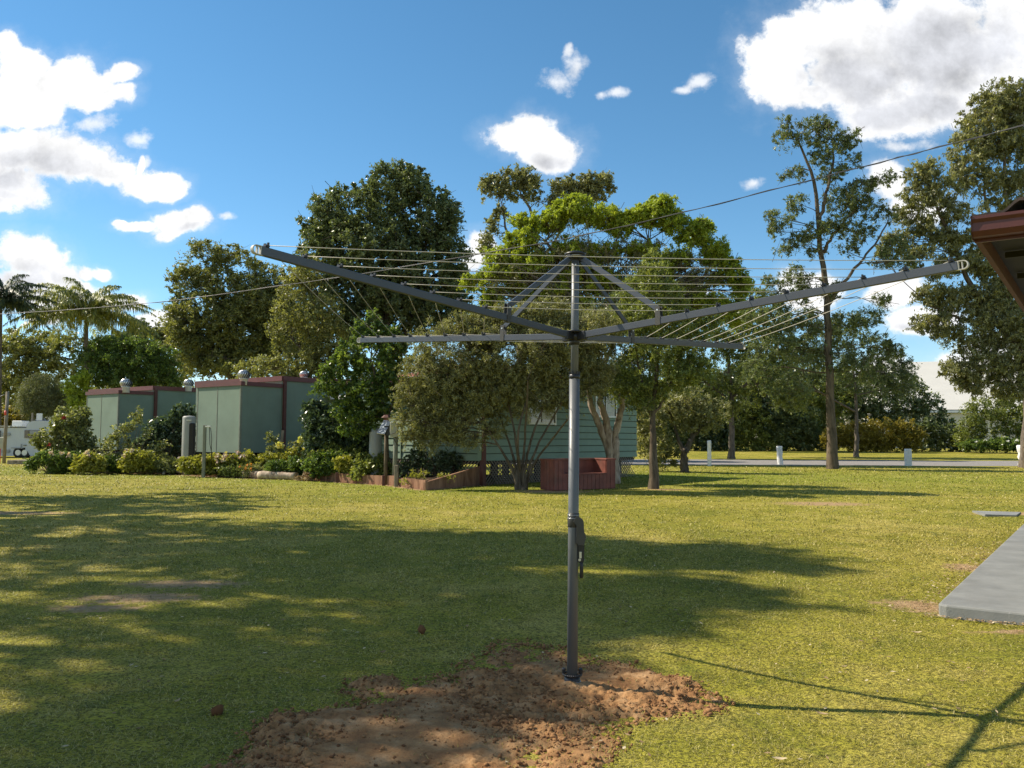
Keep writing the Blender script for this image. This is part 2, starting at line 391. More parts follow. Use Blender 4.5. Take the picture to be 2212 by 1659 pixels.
M['glass_dark'] = mat_paint('glass_dark', (0.02, 0.024, 0.027), 0.08, 0.0, 0.05, 1, 0.0, 0.9)
M['rubber'] = mat_paint('rubber', (0.02, 0.02, 0.02), 0.8, 0.0, 0.05, 5)
M['blue_tarp'] = mat_paint('blue_tarp', (0.06, 0.10, 0.26), 0.6, 0.0, 0.08, 2)
M['red_paint'] = mat_paint('red_paint', (0.6, 0.06, 0.04), 0.5, 0.0, 0.05, 3)
M['tile_dark'] = mat_paint('tile_dark', (0.075, 0.052, 0.045), 0.75, 0.0, 0.2, 6, 0.4)
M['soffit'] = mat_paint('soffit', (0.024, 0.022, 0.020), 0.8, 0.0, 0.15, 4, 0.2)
M['curtain'] = mat_paint('curtain', (0.55, 0.54, 0.48), 0.9, 0.0, 0.1, 5)
M['wire'] = mat_paint('wire', (0.035, 0.037, 0.045), 0.5, 0.0, 0.05, 3)
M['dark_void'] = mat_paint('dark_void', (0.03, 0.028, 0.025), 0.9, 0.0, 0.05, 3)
M['lattice'] = mat_paint('lattice', (0.20, 0.16, 0.12), 0.8, 0.0, 0.1, 4)
m, t = new_mat('clod'); a = t.node('ShaderNodeAttribute', attribute_name='rnd')
c = t.ramp(a.outputs['Fac'], [(0.0, (0.13, 0.060, 0.027)), (1.0, (0.37, 0.20, 0.088))]); P = pos(t)
p = principled(t, c, 0.95, 0, 0.15, t.noise(P, 160, 4, 0.6), 0.6, 0.004); t.l.new(p.outputs[0], t.out.inputs[0]); M['clod'] = m
m, t = new_mat('soil_bed'); P = pos(t); n = t.noise(P, 8, 6, 0.65)
p = principled(t, t.ramp(n, [(0.3, (0.05, 0.032, 0.020)), (0.7, (0.16, 0.105, 0.065))]), 0.95, 0, 0.1, n, 1.0, 0.05); t.l.new(p.outputs[0], t.out.inputs[0]); M['soil_bed'] = m
m, t = new_mat('gravel_road'); P = pos(t); n = t.noise(P, 3, 6, 0.65); vo = t.node('ShaderNodeTexVoronoi'); t.l.new(P, vo.inputs['Vector']); vo.inputs['Scale'].default_value = 22
c = t.mix(0.5, t.ramp(n, [(0.3, (0.20, 0.185, 0.17)), (0.7, (0.33, 0.31, 0.29))]), t.ramp(vo.outputs['Distance'], [(0.1, (0.34, 0.32, 0.30)), (0.7, (0.18, 0.165, 0.155))]))
p = principled(t, c, 0.9, 0, 0.2, vo.outputs['Distance'], 0.6, 0.02); t.l.new(p.outputs[0], t.out.inputs[0]); M['gravel_road'] = m
m, t = new_mat('slab_paint'); P = pos(t); n = t.noise(P, 2.5, 7, 0.62); n2 = t.noise(P, 70, 4, 0.7)
c = t.ramp(n, [(0.3, (0.185, 0.188, 0.178)), (0.7, (0.27, 0.272, 0.255))])
c = t.mix(t.math('MULTIPLY', t.step(t.noise(P, 0.9, 6, 0.7, 0.8), 0.45, 0.7), 0.35), c, (0.135, 0.128, 0.112)); sp = t.noise(t.vmath('MULTIPLY', P, (5, 30, 1)), 1, 3, 0.6); c = t.mix(t.math('MULTIPLY', t.step(sp, 0.64, 0.75), 0.5), c, (0.42, 0.41, 0.38))
p = principled(t, c, 0.75, 0, 0.35, n2, 0.5, 0.006); t.l.new(p.outputs[0], t.out.inputs[0]); M['slab_paint'] = m

# lawn colour, shared by the ground sheet and the blades on it
def lawn_colour(t, P, blade):
    big = t.noise(P, 0.22, 4, 0.55); mid = t.noise(P, 1.1, 5, 0.6); fine = t.noise(P, 7.0, 4, 0.6)
    g = t.math('ADD', t.math('MULTIPLY', big, 0.6), t.math('MULTIPLY', mid, 0.4))
    c = t.ramp(g, [(0.36, (0.225, 0.235, 0.022)), (0.50, (0.385, 0.345, 0.042)), (0.62, (0.55, 0.45, 0.105))])
    c = t.mix(t.math('MULTIPLY', t.step(fine, 0.5, 0.72), 0.45), c, (0.50, 0.42, 0.11))
    c = t.mix(t.math('MULTIPLY', t.step(fine, 0.48, 0.28), 0.35), c, (0.10, 0.13, 0.022))
    pat = t.noise(P, 2.6, 4, 0.6, 1.0); c = t.mix(t.math('MULTIPLY', t.step(pat, 0.54, 0.68), 0.5), c, (0.13, 0.17, 0.02))
    return c
m, t = new_mat('lawn'); P = pos(t)
c = lawn_colour(t, P, False)
ff = t.noise(P, 45, 4, 0.7)
c = t.mix(t.math('MULTIPLY', t.step(ff, 0.58, 0.38), 0.8), c, (0.045, 0.042, 0.014))
lc = t.node('ShaderNodeAttribute', attribute_name='lush')
c = t.mix(t.math('MULTIPLY', lc.outputs['Fac'], 0.6), c, (0.16, 0.22, 0.018))
ba = t.node('ShaderNodeAttribute', attribute_name='bare')
soil = t.ramp(t.noise(P, 14, 5, 0.65), [(0.3, (0.30, 0.185, 0.090)), (0.7, (0.47, 0.33, 0.18))])
bf = t.step(t.math('ADD', ba.outputs['Fac'], t.math('MULTIPLY', t.math('SUBTRACT', t.noise(P, 9, 5, 0.7), 0.5), 1.1)), 0.35, 0.65)
c = t.mix(bf, c, soil)
hh = t.math('ADD', t.noise(P, 28, 5, 0.7), t.math('MULTIPLY', t.noise(P, 3.5, 3, 0.5), 1.0))
p = principled(t, c, 0.9, 0, 0.12, hh, 0.9, 0.04); t.l.new(p.outputs[0], t.out.inputs[0]); M['lawn'] = m
m, t = new_mat('grass_blade'); P = pos(t)
c = lawn_colour(t, P, True)
a = t.node('ShaderNodeAttribute', attribute_name='rnd'); l_ = t.node('ShaderNodeAttribute', attribute_name='lush')
c = t.mix(t.math('MULTIPLY', l_.outputs['Fac'], 0.6), c, (0.20, 0.255, 0.018))
c = t.mix(t.step(a.outputs['Fac'], 0.60, 0.92), c, (0.56, 0.475, 0.18))
c = t.mix(t.step(a.outputs['Fac'], 0.48, 0.12), c, (0.115, 0.120, 0.020))
p = principled(t, c, 0.5, 0, 0.3); tr = t.node('ShaderNodeBsdfTranslucent'); t.put(tr.inputs[0], c)
mx = t.node('ShaderNodeMixShader'); mx.inputs[0].default_value = 0.3; t.l.new(p.outputs[0], mx.inputs[1]); t.l.new(tr.outputs[0], mx.inputs[2]); t.l.new(mx.outputs[0], t.out.inputs[0]); M['grass_blade'] = m
m, t = new_mat('dug_soil'); P = pos(t); n = t.noise(P, 5, 6, 0.65); n2 = t.noise(P, 60, 5, 0.7)
c = t.ramp(n, [(0.33, (0.215, 0.105, 0.044)), (0.52, (0.345, 0.190, 0.082)), (0.68, (0.47, 0.29, 0.145))])
c = t.mix(t.math('MULTIPLY', t.step(n2, 0.5, 0.3), 0.5), c, (0.15, 0.075, 0.038))
p = principled(t, c, 0.95, 0, 0.12, n2, 0.8, 0.012); t.l.new(p.outputs[0], t.out.inputs[0]); M['dug_soil'] = m

# ------------------------------------------------------------------ ground
GZ0 = 0.0
def gz(x, y):
    """ground height: near undulation, and a slight rise beyond the road"""
    x = np.asarray(x, float); y = np.asarray(y, float)
    n = fbm2(x, y, 0.55, 5, 3)-0.5
    amp = 0.09*np.exp(-((np.abs(y)-4)/26.0)**2)
    z = n*amp + 0.35*sstep(y, 60, 76) - GZ0*np.exp(-((x-0.387)**2+(y-5.357)**2)/5.0)
    return z
def gz1(x, y): return float(gz(np.array([x]), np.array([y]))[0])
GZ0 = gz1(0.387, 5.357)+0.070
def inpoly(x, y, poly):
    r = np.zeros(len(x), bool); j = len(poly)-1
    for i in range(len(poly)):
        xi, yi = poly[i]; xj, yj = poly[j]
        with np.errstate(divide='ignore', invalid='ignore'):
            cnd = ((yi > y) != (yj > y)) & (x < (xj-xi)*(y-yi)/((yj-yi) if yj != yi else 1e-9)+xi)
        r ^= cnd; j = i
    return r
def polydist(x, y, poly):
    d = np.full(len(x), 1e9)
    for i in range(len(poly)):
        ax, ay = poly[i]; bx, by = poly[(i+1) % len(poly)]
        L = (bx-ax)**2+(by-ay)**2+1e-12; tt = np.clip(((x-ax)*(bx-ax)+(y-ay)*(by-ay))/L, 0, 1)
        d = np.minimum(d, np.hypot(x-ax-tt*(bx-ax), y-ay-tt*(by-ay)))
    return np.where(inpoly(x, y, poly), d, -d)
soil_px = [(1105, 1380), (1010, 1394), (905, 1440), (760, 1472), (640, 1528), (520, 1590), (400, 1660), (300, 1760), (1180, 1790), (1290, 1660), (1320, 1590), (1420, 1565), (1500, 1525), (1525, 1490), (1480, 1452), (1390, 1422), (1310, 1394), (1230, 1384)]
soil_poly = [tuple(gnd(*q)[:2]) for q in soil_px]
def soil_mask(x, y):
    d = polydist(x, y, soil_poly)
    return d-0.10+(fbm2(x, y, 2.6, 31, 5)-0.5)*1.0
bare_spots = [(400, 1262, 0.9, 0.35), (300, 1290, 0.9, 0.35), (200, 1312, 0.6, 0.25), (10, 1108, 2.0, 0.5), (1780, 1088, 1.6, 0.8), (1960, 1300, 0.45, 0.3), (2090, 1225, 0.4, 0.4), (2010, 1310, 0.4, 0.4), (1435, 1057, 1.0, 0.6), (1190, 1062, 1.8, 0.8), (2195, 1110, 1.2, 0.5), (2180, 1360, 0.5, 0.12)]
def bare_mask(x, y):
    b = np.zeros(len(x))
    for px, py, rx, ry in bare_spots:
        g = gnd(px, py); b = np.maximum(b, 1-np.hypot((x-g.x)/rx, (y-g.y)/ry)/1.5)
    # worn strip along the garden edging
    d = np.full(len(x), 1e9)
    for i in range(len(EDGE)-1):
        ax, ay = EDGE[i][:2]; bx, by = EDGE[i+1][:2]
        L = (bx-ax)**2+(by-ay)**2; tt = np.clip(((x-ax)*(bx-ax)+(y-ay)*(by-ay))/L, 0, 1)
        d = np.minimum(d, np.hypot(x-ax-tt*(bx-ax), y-ay-tt*(by-ay)))
    b = np.maximum(b, 1.1-d/0.6)
    return np.clip(b, 0, 1)*0.86
EDGE = [gnd(*q) for q in [(95, 1012), (150, 1018), (230, 1021), (330, 1023), (440, 1028), (560, 1034), (680, 1037), (770, 1043), (848, 1049), (918, 1057), (1040, 1048), (1060, 1042)]]
def lush_mask(x, y):
    d = np.full(len(x), 1e9)
    for i in range(len(EDGE)-1):
        ax, ay = EDGE[i][:2]; bx, by = EDGE[i+1][:2]
        L = (bx-ax)**2+(by-ay)**2; tt = np.clip(((x-ax)*(bx-ax)+(y-ay)*(by-ay))/L, 0, 1)
        d = np.minimum(d, np.hypot(x-ax-tt*(bx-ax), y-ay-tt*(by-ay)))
    v = np.clip(1-d/4.5, 0, 1)
    v = np.maximum(v, np.exp(-(((x-8)/16)**2+((y-33)/7)**2))*0.9)
    return v
def axis_pts(lo, hi, fine_lo, fine_hi, step, grow=1.12):
    a = list(np.arange(fine_lo, fine_hi, step)); s = step; x = a[-1]
    while x < hi: s *= grow; x += s; a.append(x)
    s = step; x = a[0]; b = []
    while x > lo: s *= grow; x -= s; b.append(x)
    return np.array(b[::-1]+a)
xs = axis_pts(-900, 900, -14, 12, 0.14); ys = axis_pts(-60, 1500, 2, 36, 0.14)
GX, GY = np.meshgrid(xs, ys); gx = GX.ravel(); gy = GY.ravel()
V = np.stack([gx, gy, gz(gx, gy)], 1)
nx, ny = len(xs), len(ys)
I = np.arange(nx*ny).reshape(ny, nx)
F = np.stack([I[:-1, :-1], I[:-1, 1:], I[1:, 1:], I[1:, :-1]], -1).reshape(-1, 4)
g = mesh_np('ground', V, F, M['lawn'], smooth=True, attr={'bare': ('POINT', bare_mask(gx, gy)), 'lush': ('POINT', lush_mask(gx, gy))})
tag(g, kind='structure')

# dug soil around the mast
x0, x1_, y0, y1_ = -2.2, 1.75, 2.7, 6.6
st = 0.0125
ax_ = np.arange(x0, x1_, st); ay_ = np.arange(y0, y1_, st); GX, GY = np.meshgrid(ax_, ay_); gx = GX.ravel(); gy = GY.ravel()
sm = soil_mask(gx, gy)
lump = fbm2(gx, gy, 9, 77, 5)-0.5; big = fbm2(gx, gy, 2.0, 79, 3)-0.5; fine = fbm2(gx, gy, 34, 80, 3)-0.5
rough = 0.4+1.2*sstep(fbm2(gx, gy, 1.6, 83, 3), 0.40, 0.62)
edge_r = 1+0.55*np.exp(-(sm/0.16)**2)
zz = gz(gx, gy)+0.028*sstep(sm, -0.02, 0.35)+ (lump*0.042*rough+big*0.05+fine*0.034*rough)*edge_r*sstep(sm, -0.15, 0.15) - 0.03*sstep(-sm, 0.0, 0.12)+0.004
I = np.arange(len(gx)).reshape(GX.shape)
F = np.stack([I[:-1, :-1], I[:-1, 1:], I[1:, 1:], I[1:, :-1]], -1).reshape(-1, 4)
keep = (sm[F] > -0.10).all(1); F = F[keep]; used = np.unique(F); rm = np.full(len(gx), -1); rm[used] = np.arange(len(used))
V = np.stack([gx, gy, zz], 1)[used]; F = rm[F]
tag(mesh_np('soil', V, F, M['dug_soil'], smooth=True), kind='structure')
def soil_z(x, y):
    i = np.clip(((y-y0)/st).astype(int), 0, GX.shape[0]-1); j = np.clip(((x-x0)/st).astype(int), 0, GX.shape[1]-1)
    return zz.reshape(GX.shape)[i, j]

rng = np.random.default_rng(11)
def lumps(n_, P, S, seed):
    """many small irregular clods, P Nx3, S N"""
    r = np.random.default_rng(seed)
    t_ = (1+5**0.5)/2
    bv = np.array([(-1, t_, 0), (1, t_, 0), (-1, -t_, 0), (1, -t_, 0), (0, -1, t_), (0, 1, t_), (0, -1, -t_), (0, 1, -t_), (t_, 0, -1), (t_, 0, 1), (-t_, 0, -1), (-t_, 0, 1)])/1.9
    bf = np.array([(0, 11, 5), (0, 5, 1), (0, 1, 7), (0, 7, 10), (0, 10, 11), (1, 5, 9), (5, 11, 4), (11, 10, 2), (10, 7, 6), (7, 1, 8), (3, 9, 4), (3, 4, 2), (3, 2, 6), (3, 6, 8), (3, 8, 9), (4, 9, 5), (2, 4, 11), (6, 2, 10), (8, 6, 7), (9, 8, 1)])
    N = len(P); V = bv[None]*(1+r.uniform(-0.35, 0.35, (N, 12, 1))); ang = r.uniform(0, 6.28, N)
    V = V*r.uniform(0.6, 1.3, (N, 1, 3)); V[:, :, 2] *= 0.75
    cx, sx = np.cos(ang)[:, None], np.sin(ang)[:, None]; X = V[:, :, 0]*cx-V[:, :, 1]*sx; Y = V[:, :, 0]*sx+V[:, :, 1]*cx
    V = np.stack([X, Y, V[:, :, 2]], -1)*S[:, None, None]+P[:, None, :]
    F = bf[None]+(np.arange(N)*12)[:, None, None]
    return V.reshape(-1, 3), F.reshape(-1, 3), np.repeat(r.uniform(0, 1, N), 20)
n0 = 130000; px_ = rng.uniform(x0, x1_, n0); py_ = rng.uniform(y0, y1_, n0); s_ = soil_mask(px_, py_)
dens = 0.10+0.9*sstep(fbm2(px_, py_, 1.7, 83, 3), 0.42, 0.60); dens = np.maximum(dens, 0.75*np.exp(-(s_/0.15)**2))
k = (s_ > -0.16) & (rng.uniform(0, 1, n0) < dens*np.clip(1+s_/0.16, 0, 1)*0.36)
px_, py_ = px_[k], py_[k]; S = 0.0035+0.010*rng.uniform(0, 1, len(px_))**4+0.009*(rng.uniform(0, 1, len(px_)) < 0.02)
s_ = s_[k]; base = np.where(s_ > 0, soil_z(px_, py_), gz(px_, py_)+0.012)
V, F, rr = lumps(0, np.stack([px_, py_, base+S*0.25], 1), S, 3)
tag(mesh_np('soil_crumbs', V, F, M['clod'], attr={'rnd': ('FACE', rr)}), kind='stuff')
for q, (cx_, cy_, s2, lb) in enumerate([(912, 1355, 0.045, 'dark brown clod of earth lying on the grass beyond the dug soil'), (472, 1533, 0.035, 'small brown clod of earth on shaded grass near the lower left')]):
    g = gnd(cx_, cy_); V, F, rr = lumps(0, np.array([(g.x, g.y, gz1(g.x, g.y)+s2*0.7)]), np.array([s2]), 50+q)
    tag(mesh_np('earth_clod', V, F, M['clod'], loc=(g.x, g.y, 0), attr={'rnd': ('FACE', rr*0.2)}), lb, 'clod')

# ------------------------------------------------------------------ slab and roof positions (used to keep grass off the slab)
SA = gnd(2025, 1326); dirA = (gnd(2212, 1134, 0.095)-gnd(2026, 1311, 0.095)); dirA.z = 0; dirA.normalize()
dirB = Vector((dirA.y, -dirA.x, 0))
slab_poly = [SA, SA+dirA*26, SA+dirA*26+dirB*7, SA+dirB*7]
# ------------------------------------------------------------------ grass blades
def blades(n, Ylo, Yhi, seed, Lf, Wf, lean):
    r = np.random.default_rng(seed)
    Y = Ylo*(Yhi/Ylo)**r.uniform(0, 1, n); X = r.uniform(-0.68, 0.68, n)*Y
    sm = soil_mask(X, Y); bm = bare_mask(X, Y)
    edge_keep = np.where(sm > -0.05, r.uniform(0, 1, n) < np.where(sm > 0.22, 0.010+0.10*(fbm2(X, Y, 3, 9, 3) > 0.62), 0.10+0.45*np.clip(1-(sm+0.05)/0.27, 0, 1)), True)
    k = edge_keep & (r.uniform(0, 1, n) > bm*1.1) & ~inpoly(X, Y, [tuple(p_[:2]) for p_ in slab_poly]) & ~inpoly(X, Y, BEDPOLY)
    k &= (fbm2(X, Y, 6, 19, 3) > 0.38+0.14*r.uniform(-1, 1, n))
    X, Y, sm = X[k], Y[k], sm[k]; N = len(X)
    z = np.where(sm > -0.05, soil_z(X, Y), gz(X, Y))
    a = r.uniform(0, 2*np.pi, N); L = Lf(Y)*r.uniform(0.45, 1.35, N)*(0.7+0.6*fbm2(X, Y, 2.2, 23, 3))*np.where(r.uniform(0, 1, N) < 0.006, 1.7, 1); wd = Wf(Y)*r.uniform(0.7, 1.3, N)
    le = np.clip(r.normal(lean, 0.25, N), 0.1, 1.5)
    d = np.stack([np.cos(a)*np.sin(le), np.sin(a)*np.sin(le), np.cos(le)], 1)
    b = a+np.pi/2+r.uniform(-0.6, 0.6, N); sd = np.stack([np.cos(b), np.sin(b), np.zeros(N)], 1)
    P = np.stack([X, Y, z-0.003], 1)
    bend = np.stack([np.cos(a), np.sin(a), -0.5*np.ones(N)], 1)*(L*0.28)[:, None]
    v0 = P-sd*wd[:, None]/2; v1 = P+sd*wd[:, None]/2
    mid = P+d*(L*0.55)[:, None]; v2 = mid+sd*wd[:, None]*0.4; v3 = mid-sd*wd[:, None]*0.4
    v4 = P+d*L[:, None]+bend
    V = np.stack([v0, v1, v2, v3, v4], 1).reshape(-1, 3); o = (np.arange(N)*5)[:, None]
    F = np.concatenate([o+np.array([[0, 1, 2]]), o+np.array([[0, 2, 3]]), o+np.array([[3, 2, 4]])], 1).reshape(-1, 3)
    rn = np.repeat(r.uniform(0, 1, N), 3); lu = np.repeat(lush_mask(X, Y), 3)
    return V, F, rn, lu
BEDPOLY = [(p_.x, p_.y) for p_ in EDGE]+[(EDGE[-1].x, 60), (EDGE[0].x-4, 60)]
B1 = blades(520000, 2.6, 14, 5, lambda Y: np.maximum(0.024, 0.0034*Y), lambda Y: np.maximum(0.0027, 0.00072*Y), 1.0)
B2 = blades(110000, 14, 46, 6, lambda Y: 0.03+0.0009*Y, lambda Y: 0.0009*Y, 0.8)
V = np.concatenate([B1[0], B2[0]]); F = np.concatenate([B1[1], B2[1]+len(B1[0])])
tag(mesh_np('grass', V, F, M['grass_blade'], attr={'rnd': ('FACE', np.concatenate([B1[2], B2[2]])), 'lush': ('FACE', np.concatenate([B1[3], B2[3]]))}), kind='stuff')

# ------------------------------------------------------------------ road
mb = MB(); L_ = []; N_ = []
for X in np.arange(-6, 80, 2.0):
    yn = 47.5+0.02*X+0.25*math.sin(X*0.7)+0.2*math.sin(X*1.9); yf = 59.5+0.02*X+0.3*math.sin(X*0.5+1)
    N_.append((X, yn, 0.006)); L_.append((X, yf, 0.006+gz1(X, yf)))
n_ = len(N_); mb.add(N_+L_, [(i, i+1, n_+i+1, n_+i) for i in range(n_-1)])
tag(mb.build('road', M['gravel_road']), kind='structure')

# ------------------------------------------------------------------ slab, step pad
mb = MB(); H = 0.085; b = 0.018
def ringz(z, ins):
    cs = [SA, SA+dirB*7, SA+dirB*7+dirA*26, SA+dirA*26]; sg = [(1, 1), (1, -1), (-1, -1), (-1, 1)]; out = []
    for p_, (sa, sb) in zip(cs, sg):
        for q in ([(0.07, 0), (0.02, 0.02), (0, 0.07)] if p_ is cs[0] else [(0, 0)]):
            qq = (max(q[0], 0)+ins, max(q[1], 0)+ins)
            v = p_+dirA*sa*qq[0]+dirB*sb*qq[1]; out.append((v.x, v.y, z))
    return out
rs = [ringz(-0.1, 0), ringz(H-b, 0), ringz(H-b*0.3, b*0.3), ringz(H, b)]
# corner order fix so that the ring runs round
def fixr(r): return [r[0], r[1], r[2], r[5], r[4], r[3]] if False else [r[2], r[1], r[0], r[5], r[4], r[3]]
rs = [[r[0], r[1], r[2], r[3], r[4], r[5]] for r in rs]
vs = [v for r in rs for v in r]; fs = []
for k in range(3):
    for i in range(6): j = (i+1) % 6; fs.append((k*6+i, k*6+j, (k+1)*6+j, (k+1)*6+i))
fs.append(tuple(range(18, 24)))
mb.add(vs, fs)
o = mb.build('verandah_slab', M['slab_paint']); tag(o, 'grey painted concrete slab with rounded corner at the edge of the lawn', 'slab')
pp = [gnd(2100, 1104), gnd(2200, 1107), gnd(2212, 1110), gnd(2190, 1113), gnd(2125, 1112)]
mb = MB(); q = [gnd(2100, 1103, 0.03), gnd(2128, 1111, 0.03), gnd(2195, 1113, 0.03), gnd(2205, 1106, 0.03)]
mb.prism([(v.x, v.y, -0.05) for v in q], (0, 0, 0.08)); o = mb.build('paving_pad', M['slab_paint']); tag(o, 'small flat grey concrete pad set in the grass beyond the slab', 'paving')

# ------------------------------------------------------------------ verandah roof corner at right
RC = at(2105, 522, 6.1)      # lower outer corner of the fascia
gut_z = 0.0
root = empty('verandah_roof', (RC.x, RC.y, RC.z), 'dark tiled verandah roof corner with red gutter at the upper right', 'roof')
dA, dB = dirA, dirB; Z = Vector((0, 0, 1))
mb = MB()   # gutter: profile extruded along dB
out = -dA
prof = [(0.0, 0.03), (0.02, 0.012), (0.10, 0.012), (0.125, 0.05), (0.125, 0.11), (0.14, 0.135), (0.14, 0.155), (0.125, 0.16), (0.115, 0.14), (0.11, 0.115), (0.11, 0.06), (0.09, 0.03), (0.01, 0.03)]
mb.prism([RC+out*x+Z*z for x, z in prof], dB*6); gt = mb.build('gutter', M['gutter_red'], root)
mb = MB(); mb.prism([RC+out*x+Z*z-dB*0.004 for x, z in [(-0.01, 0.0), (0.105, 0.0), (0.135, 0.06), (0.15, 0.165), (-0.01, 0.175)]], dB*0.003); mb.build('gutter_end', M['gutter_red'], root)
mb = MB(); mb.box(RC+dB*3+Z*0.09-out*0.012, (6, 0.022, 0.20), (dB, dA, Z)); mb.build('fascia', M['gutter_red'], root)
PR = math.tan(R_(7)); RL = 3.2
up = (dA+Z*PR).normalized(); nn = dB.cross(up).normalized()
if nn.z < 0: nn = -nn
mb = MB(); mb.box(RC+dA*4.5+dB*0.02+Z*0.07, (0.04, 9, 0.14), (dB, dA, Z)); mb.build('edge_beam', M['post_brown'], root)
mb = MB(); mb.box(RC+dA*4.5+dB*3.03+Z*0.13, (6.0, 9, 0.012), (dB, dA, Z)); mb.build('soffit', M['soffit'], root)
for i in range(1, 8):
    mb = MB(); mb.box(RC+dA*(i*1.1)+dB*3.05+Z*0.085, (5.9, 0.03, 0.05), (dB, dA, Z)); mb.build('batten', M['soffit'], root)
mb = MB(); mb.tube([RC+dB*(0.3+0.1*math.sin(i*0.9))+dA*(0.3+i*0.5)+Z*0.03 for i in range(12)], 0.006, 6); mb.build('cable', M['cap_white'], root)
# wavy tiles
mb = MB(); nu = 180; cr = 5
for c_ in range(cr+4):
    vs = []; a0 = -0.10+c_*0.36; a1 = a0+0.40
    for i in range(nu+1):
        s = 0.0+i*6.05/nu
        ph = (s/0.42-0.75) % 1.0; hgt = 0.040*math.cos(2*math.pi*ph)+0.016*math.cos(4*math.pi*ph)
        for (aa, dz) in ((a0, 0.028), (a1, 0.0)):
            b_ = RC+up*aa+dB*s+nn*(0.185+hgt+dz); vs += [b_, b_-nn*0.022]
    fs = []
    for i in range(nu):
        k = i*4; fs += [(k, k+4, k+6, k+2), (k+1, k+3, k+7, k+5), (k, k+1, k+5, k+4)]
    fs += [(0, 2, 3, 1), (nu*4, nu*4+1, nu*4+3, nu*4+2)]
    mb.add(vs, fs, False)
mb.build('roof_tiles', M['tile_dark'], root)
# unseen posts carry the roof
mb = MB(); pc = SA+dirA*0.35+dirB*3.2; mb.box((pc.x, pc.y, 0.115+RC.z/2), (0.09, 0.09, RC.z), (dA, dB, Z)); mb.build('post', M['post_brown'], root)

# ------------------------------------------------------------------ clothes hoist
HX, HY = 0.387, 5.357; TX, TY = 0.0082, 0.0102
AH = R_(227.2); AL = 2.267; ZH = 2.154; ZT = 2.304; ZTOP = 2.691
hz0 = float(soil_z(np.array([HX]), np.array([HY]))[0])
root = empty('clothes_hoist', (HX, HY, 0), 'grey rotary clothes hoist with four rising arms standing in dug soil', 'clothes hoist')
def hp(x, y, z): return Vector((HX+x+TX*z, HY+y+TY*z, z-(TX*x+TY*y)))
MD = Vector((TX, TY, 1)).normalized()
mb = MB(); mb.tube([hp(0, 0, -0.1), hp(0, 0, 1.895)], 0.0335, 24); mb.build('lower_mast', M['hoist_mast'], root)
mb = MB(); mb.tube([hp(0, 0, 1.8), hp(0, 0, ZTOP)], 0.0245, 20); mb.build('upper_mast', M['hoist_mast'], root)
mb = MB(); mb.tube([hp(0, 0, 1.878), hp(0, 0, 1.882), hp(0, 0, 1.905), hp(0, 0, 1.91)], [0.030, 0.0365, 0.0355, 0.028], 24)
for k in range(6):
    t_ = k*math.pi/3; mb.box(hp(0.031*math.cos(t_), 0.031*math.sin(t_), 1.918), (0.010, 0.010, 0.02))
mb.build('mast_collar', M['black_plastic'], root)
# socket at the ground
zb = hz0
mb = MB(); mb.tube([hp(0, 0, zb-0.04), hp(0, 0, zb+0.038), hp(0, 0, zb+0.040)], [0.050, 0.050, 0.035], 24)
for k in range(28):
    t_ = 2*math.pi*k/28; t2 = 2*math.pi*(k+1)/28
    a = hp(0.058*math.cos(t_), 0.058*math.sin(t_), zb+0.045); b_ = hp(0.058*math.cos(t2), 0.058*math.sin(t2), zb+0.045)
    mb.tube([a, b_], 0.006, 6)
for t_ in (0.2, 2.9):
    mb.box(hp(0.055*math.cos(t_), 0.055*math.sin(t_), zb+0.062), (0.022, 0.035, 0.034), None, 0.004)
mb.build('ground_socket', M['black_plastic'], root)
mb = MB(); mb.tube([hp(0, 0, zb-0.02), hp(0, 0, zb+0.006)], 0.054, 24); mb.build('socket_ring', M['galv'], root)
# hub and top cap
mb = MB()
mb.tube([hp(0, 0, ZH-0.055), hp(0, 0, ZH-0.05), hp(0, 0, ZH-0.012), hp(0, 0, ZH-0.01)], [0.027, 0.034, 0.034, 0.03], 24)
mb.tube([hp(0, 0, ZH+0.022), hp(0, 0, ZH+0.026), hp(0, 0, ZH+0.034), hp(0, 0, ZH+0.040)], [0.055, 0.068, 0.066, 0.030], 32)
mb.tube([hp(0, 0, ZH-0.03), hp(0, 0, ZH+0.03)], 0.036, 24)
for k in range(4):
    an = AH+k*math.pi/2; c_, s_ = math.cos(an), math.sin(an)
    mb.box(hp(0.058*c_, 0.058*s_, ZH+0.002), (0.07, 0.036, 0.056), (Vector((c_, s_, 0)), Vector((-s_, c_, 0)), Z), 0.004)
mb.build('hub', M['black_plastic'], root)
mb = MB()
mb.tube([hp(0, 0, ZTOP-0.035), hp(0, 0, ZTOP-0.008)], 0.032, 24)
mb.tube([hp(0, 0, ZTOP-0.012), hp(0, 0, ZTOP-0.004), hp(0, 0, ZTOP+0.006), hp(0, 0, ZTOP+0.016), hp(0, 0, ZTOP+0.02)], [0.055, 0.070, 0.070, 0.045, 0.01], 32)
for k in range(4):
    an = AH+k*math.pi/2; c_, s_ = math.cos(an), math.sin(an)
    mb.box(hp(0.048*c_, 0.048*s_, ZTOP-0.022), (0.045, 0.034, 0.03), (Vector((c_, s_, 0)), Vector((-s_, c_, 0)), Z), 0.004)
mb.build('top_cap', M['black_plastic'], root)
mb = MB(); mb.tube([hp(0, 0, ZTOP-0.0165), hp(0, 0, ZTOP-0.0125)], 0.066, 32); mb.build('cap_ring', M['cap_white'], root)
mb = MB(); mb.tube([hp(0.0, -0.024, ZTOP-0.07), hp(0, -0.0275, ZTOP-0.07)], 0.005, 10); mb.build('bolt', M['steel'], root)
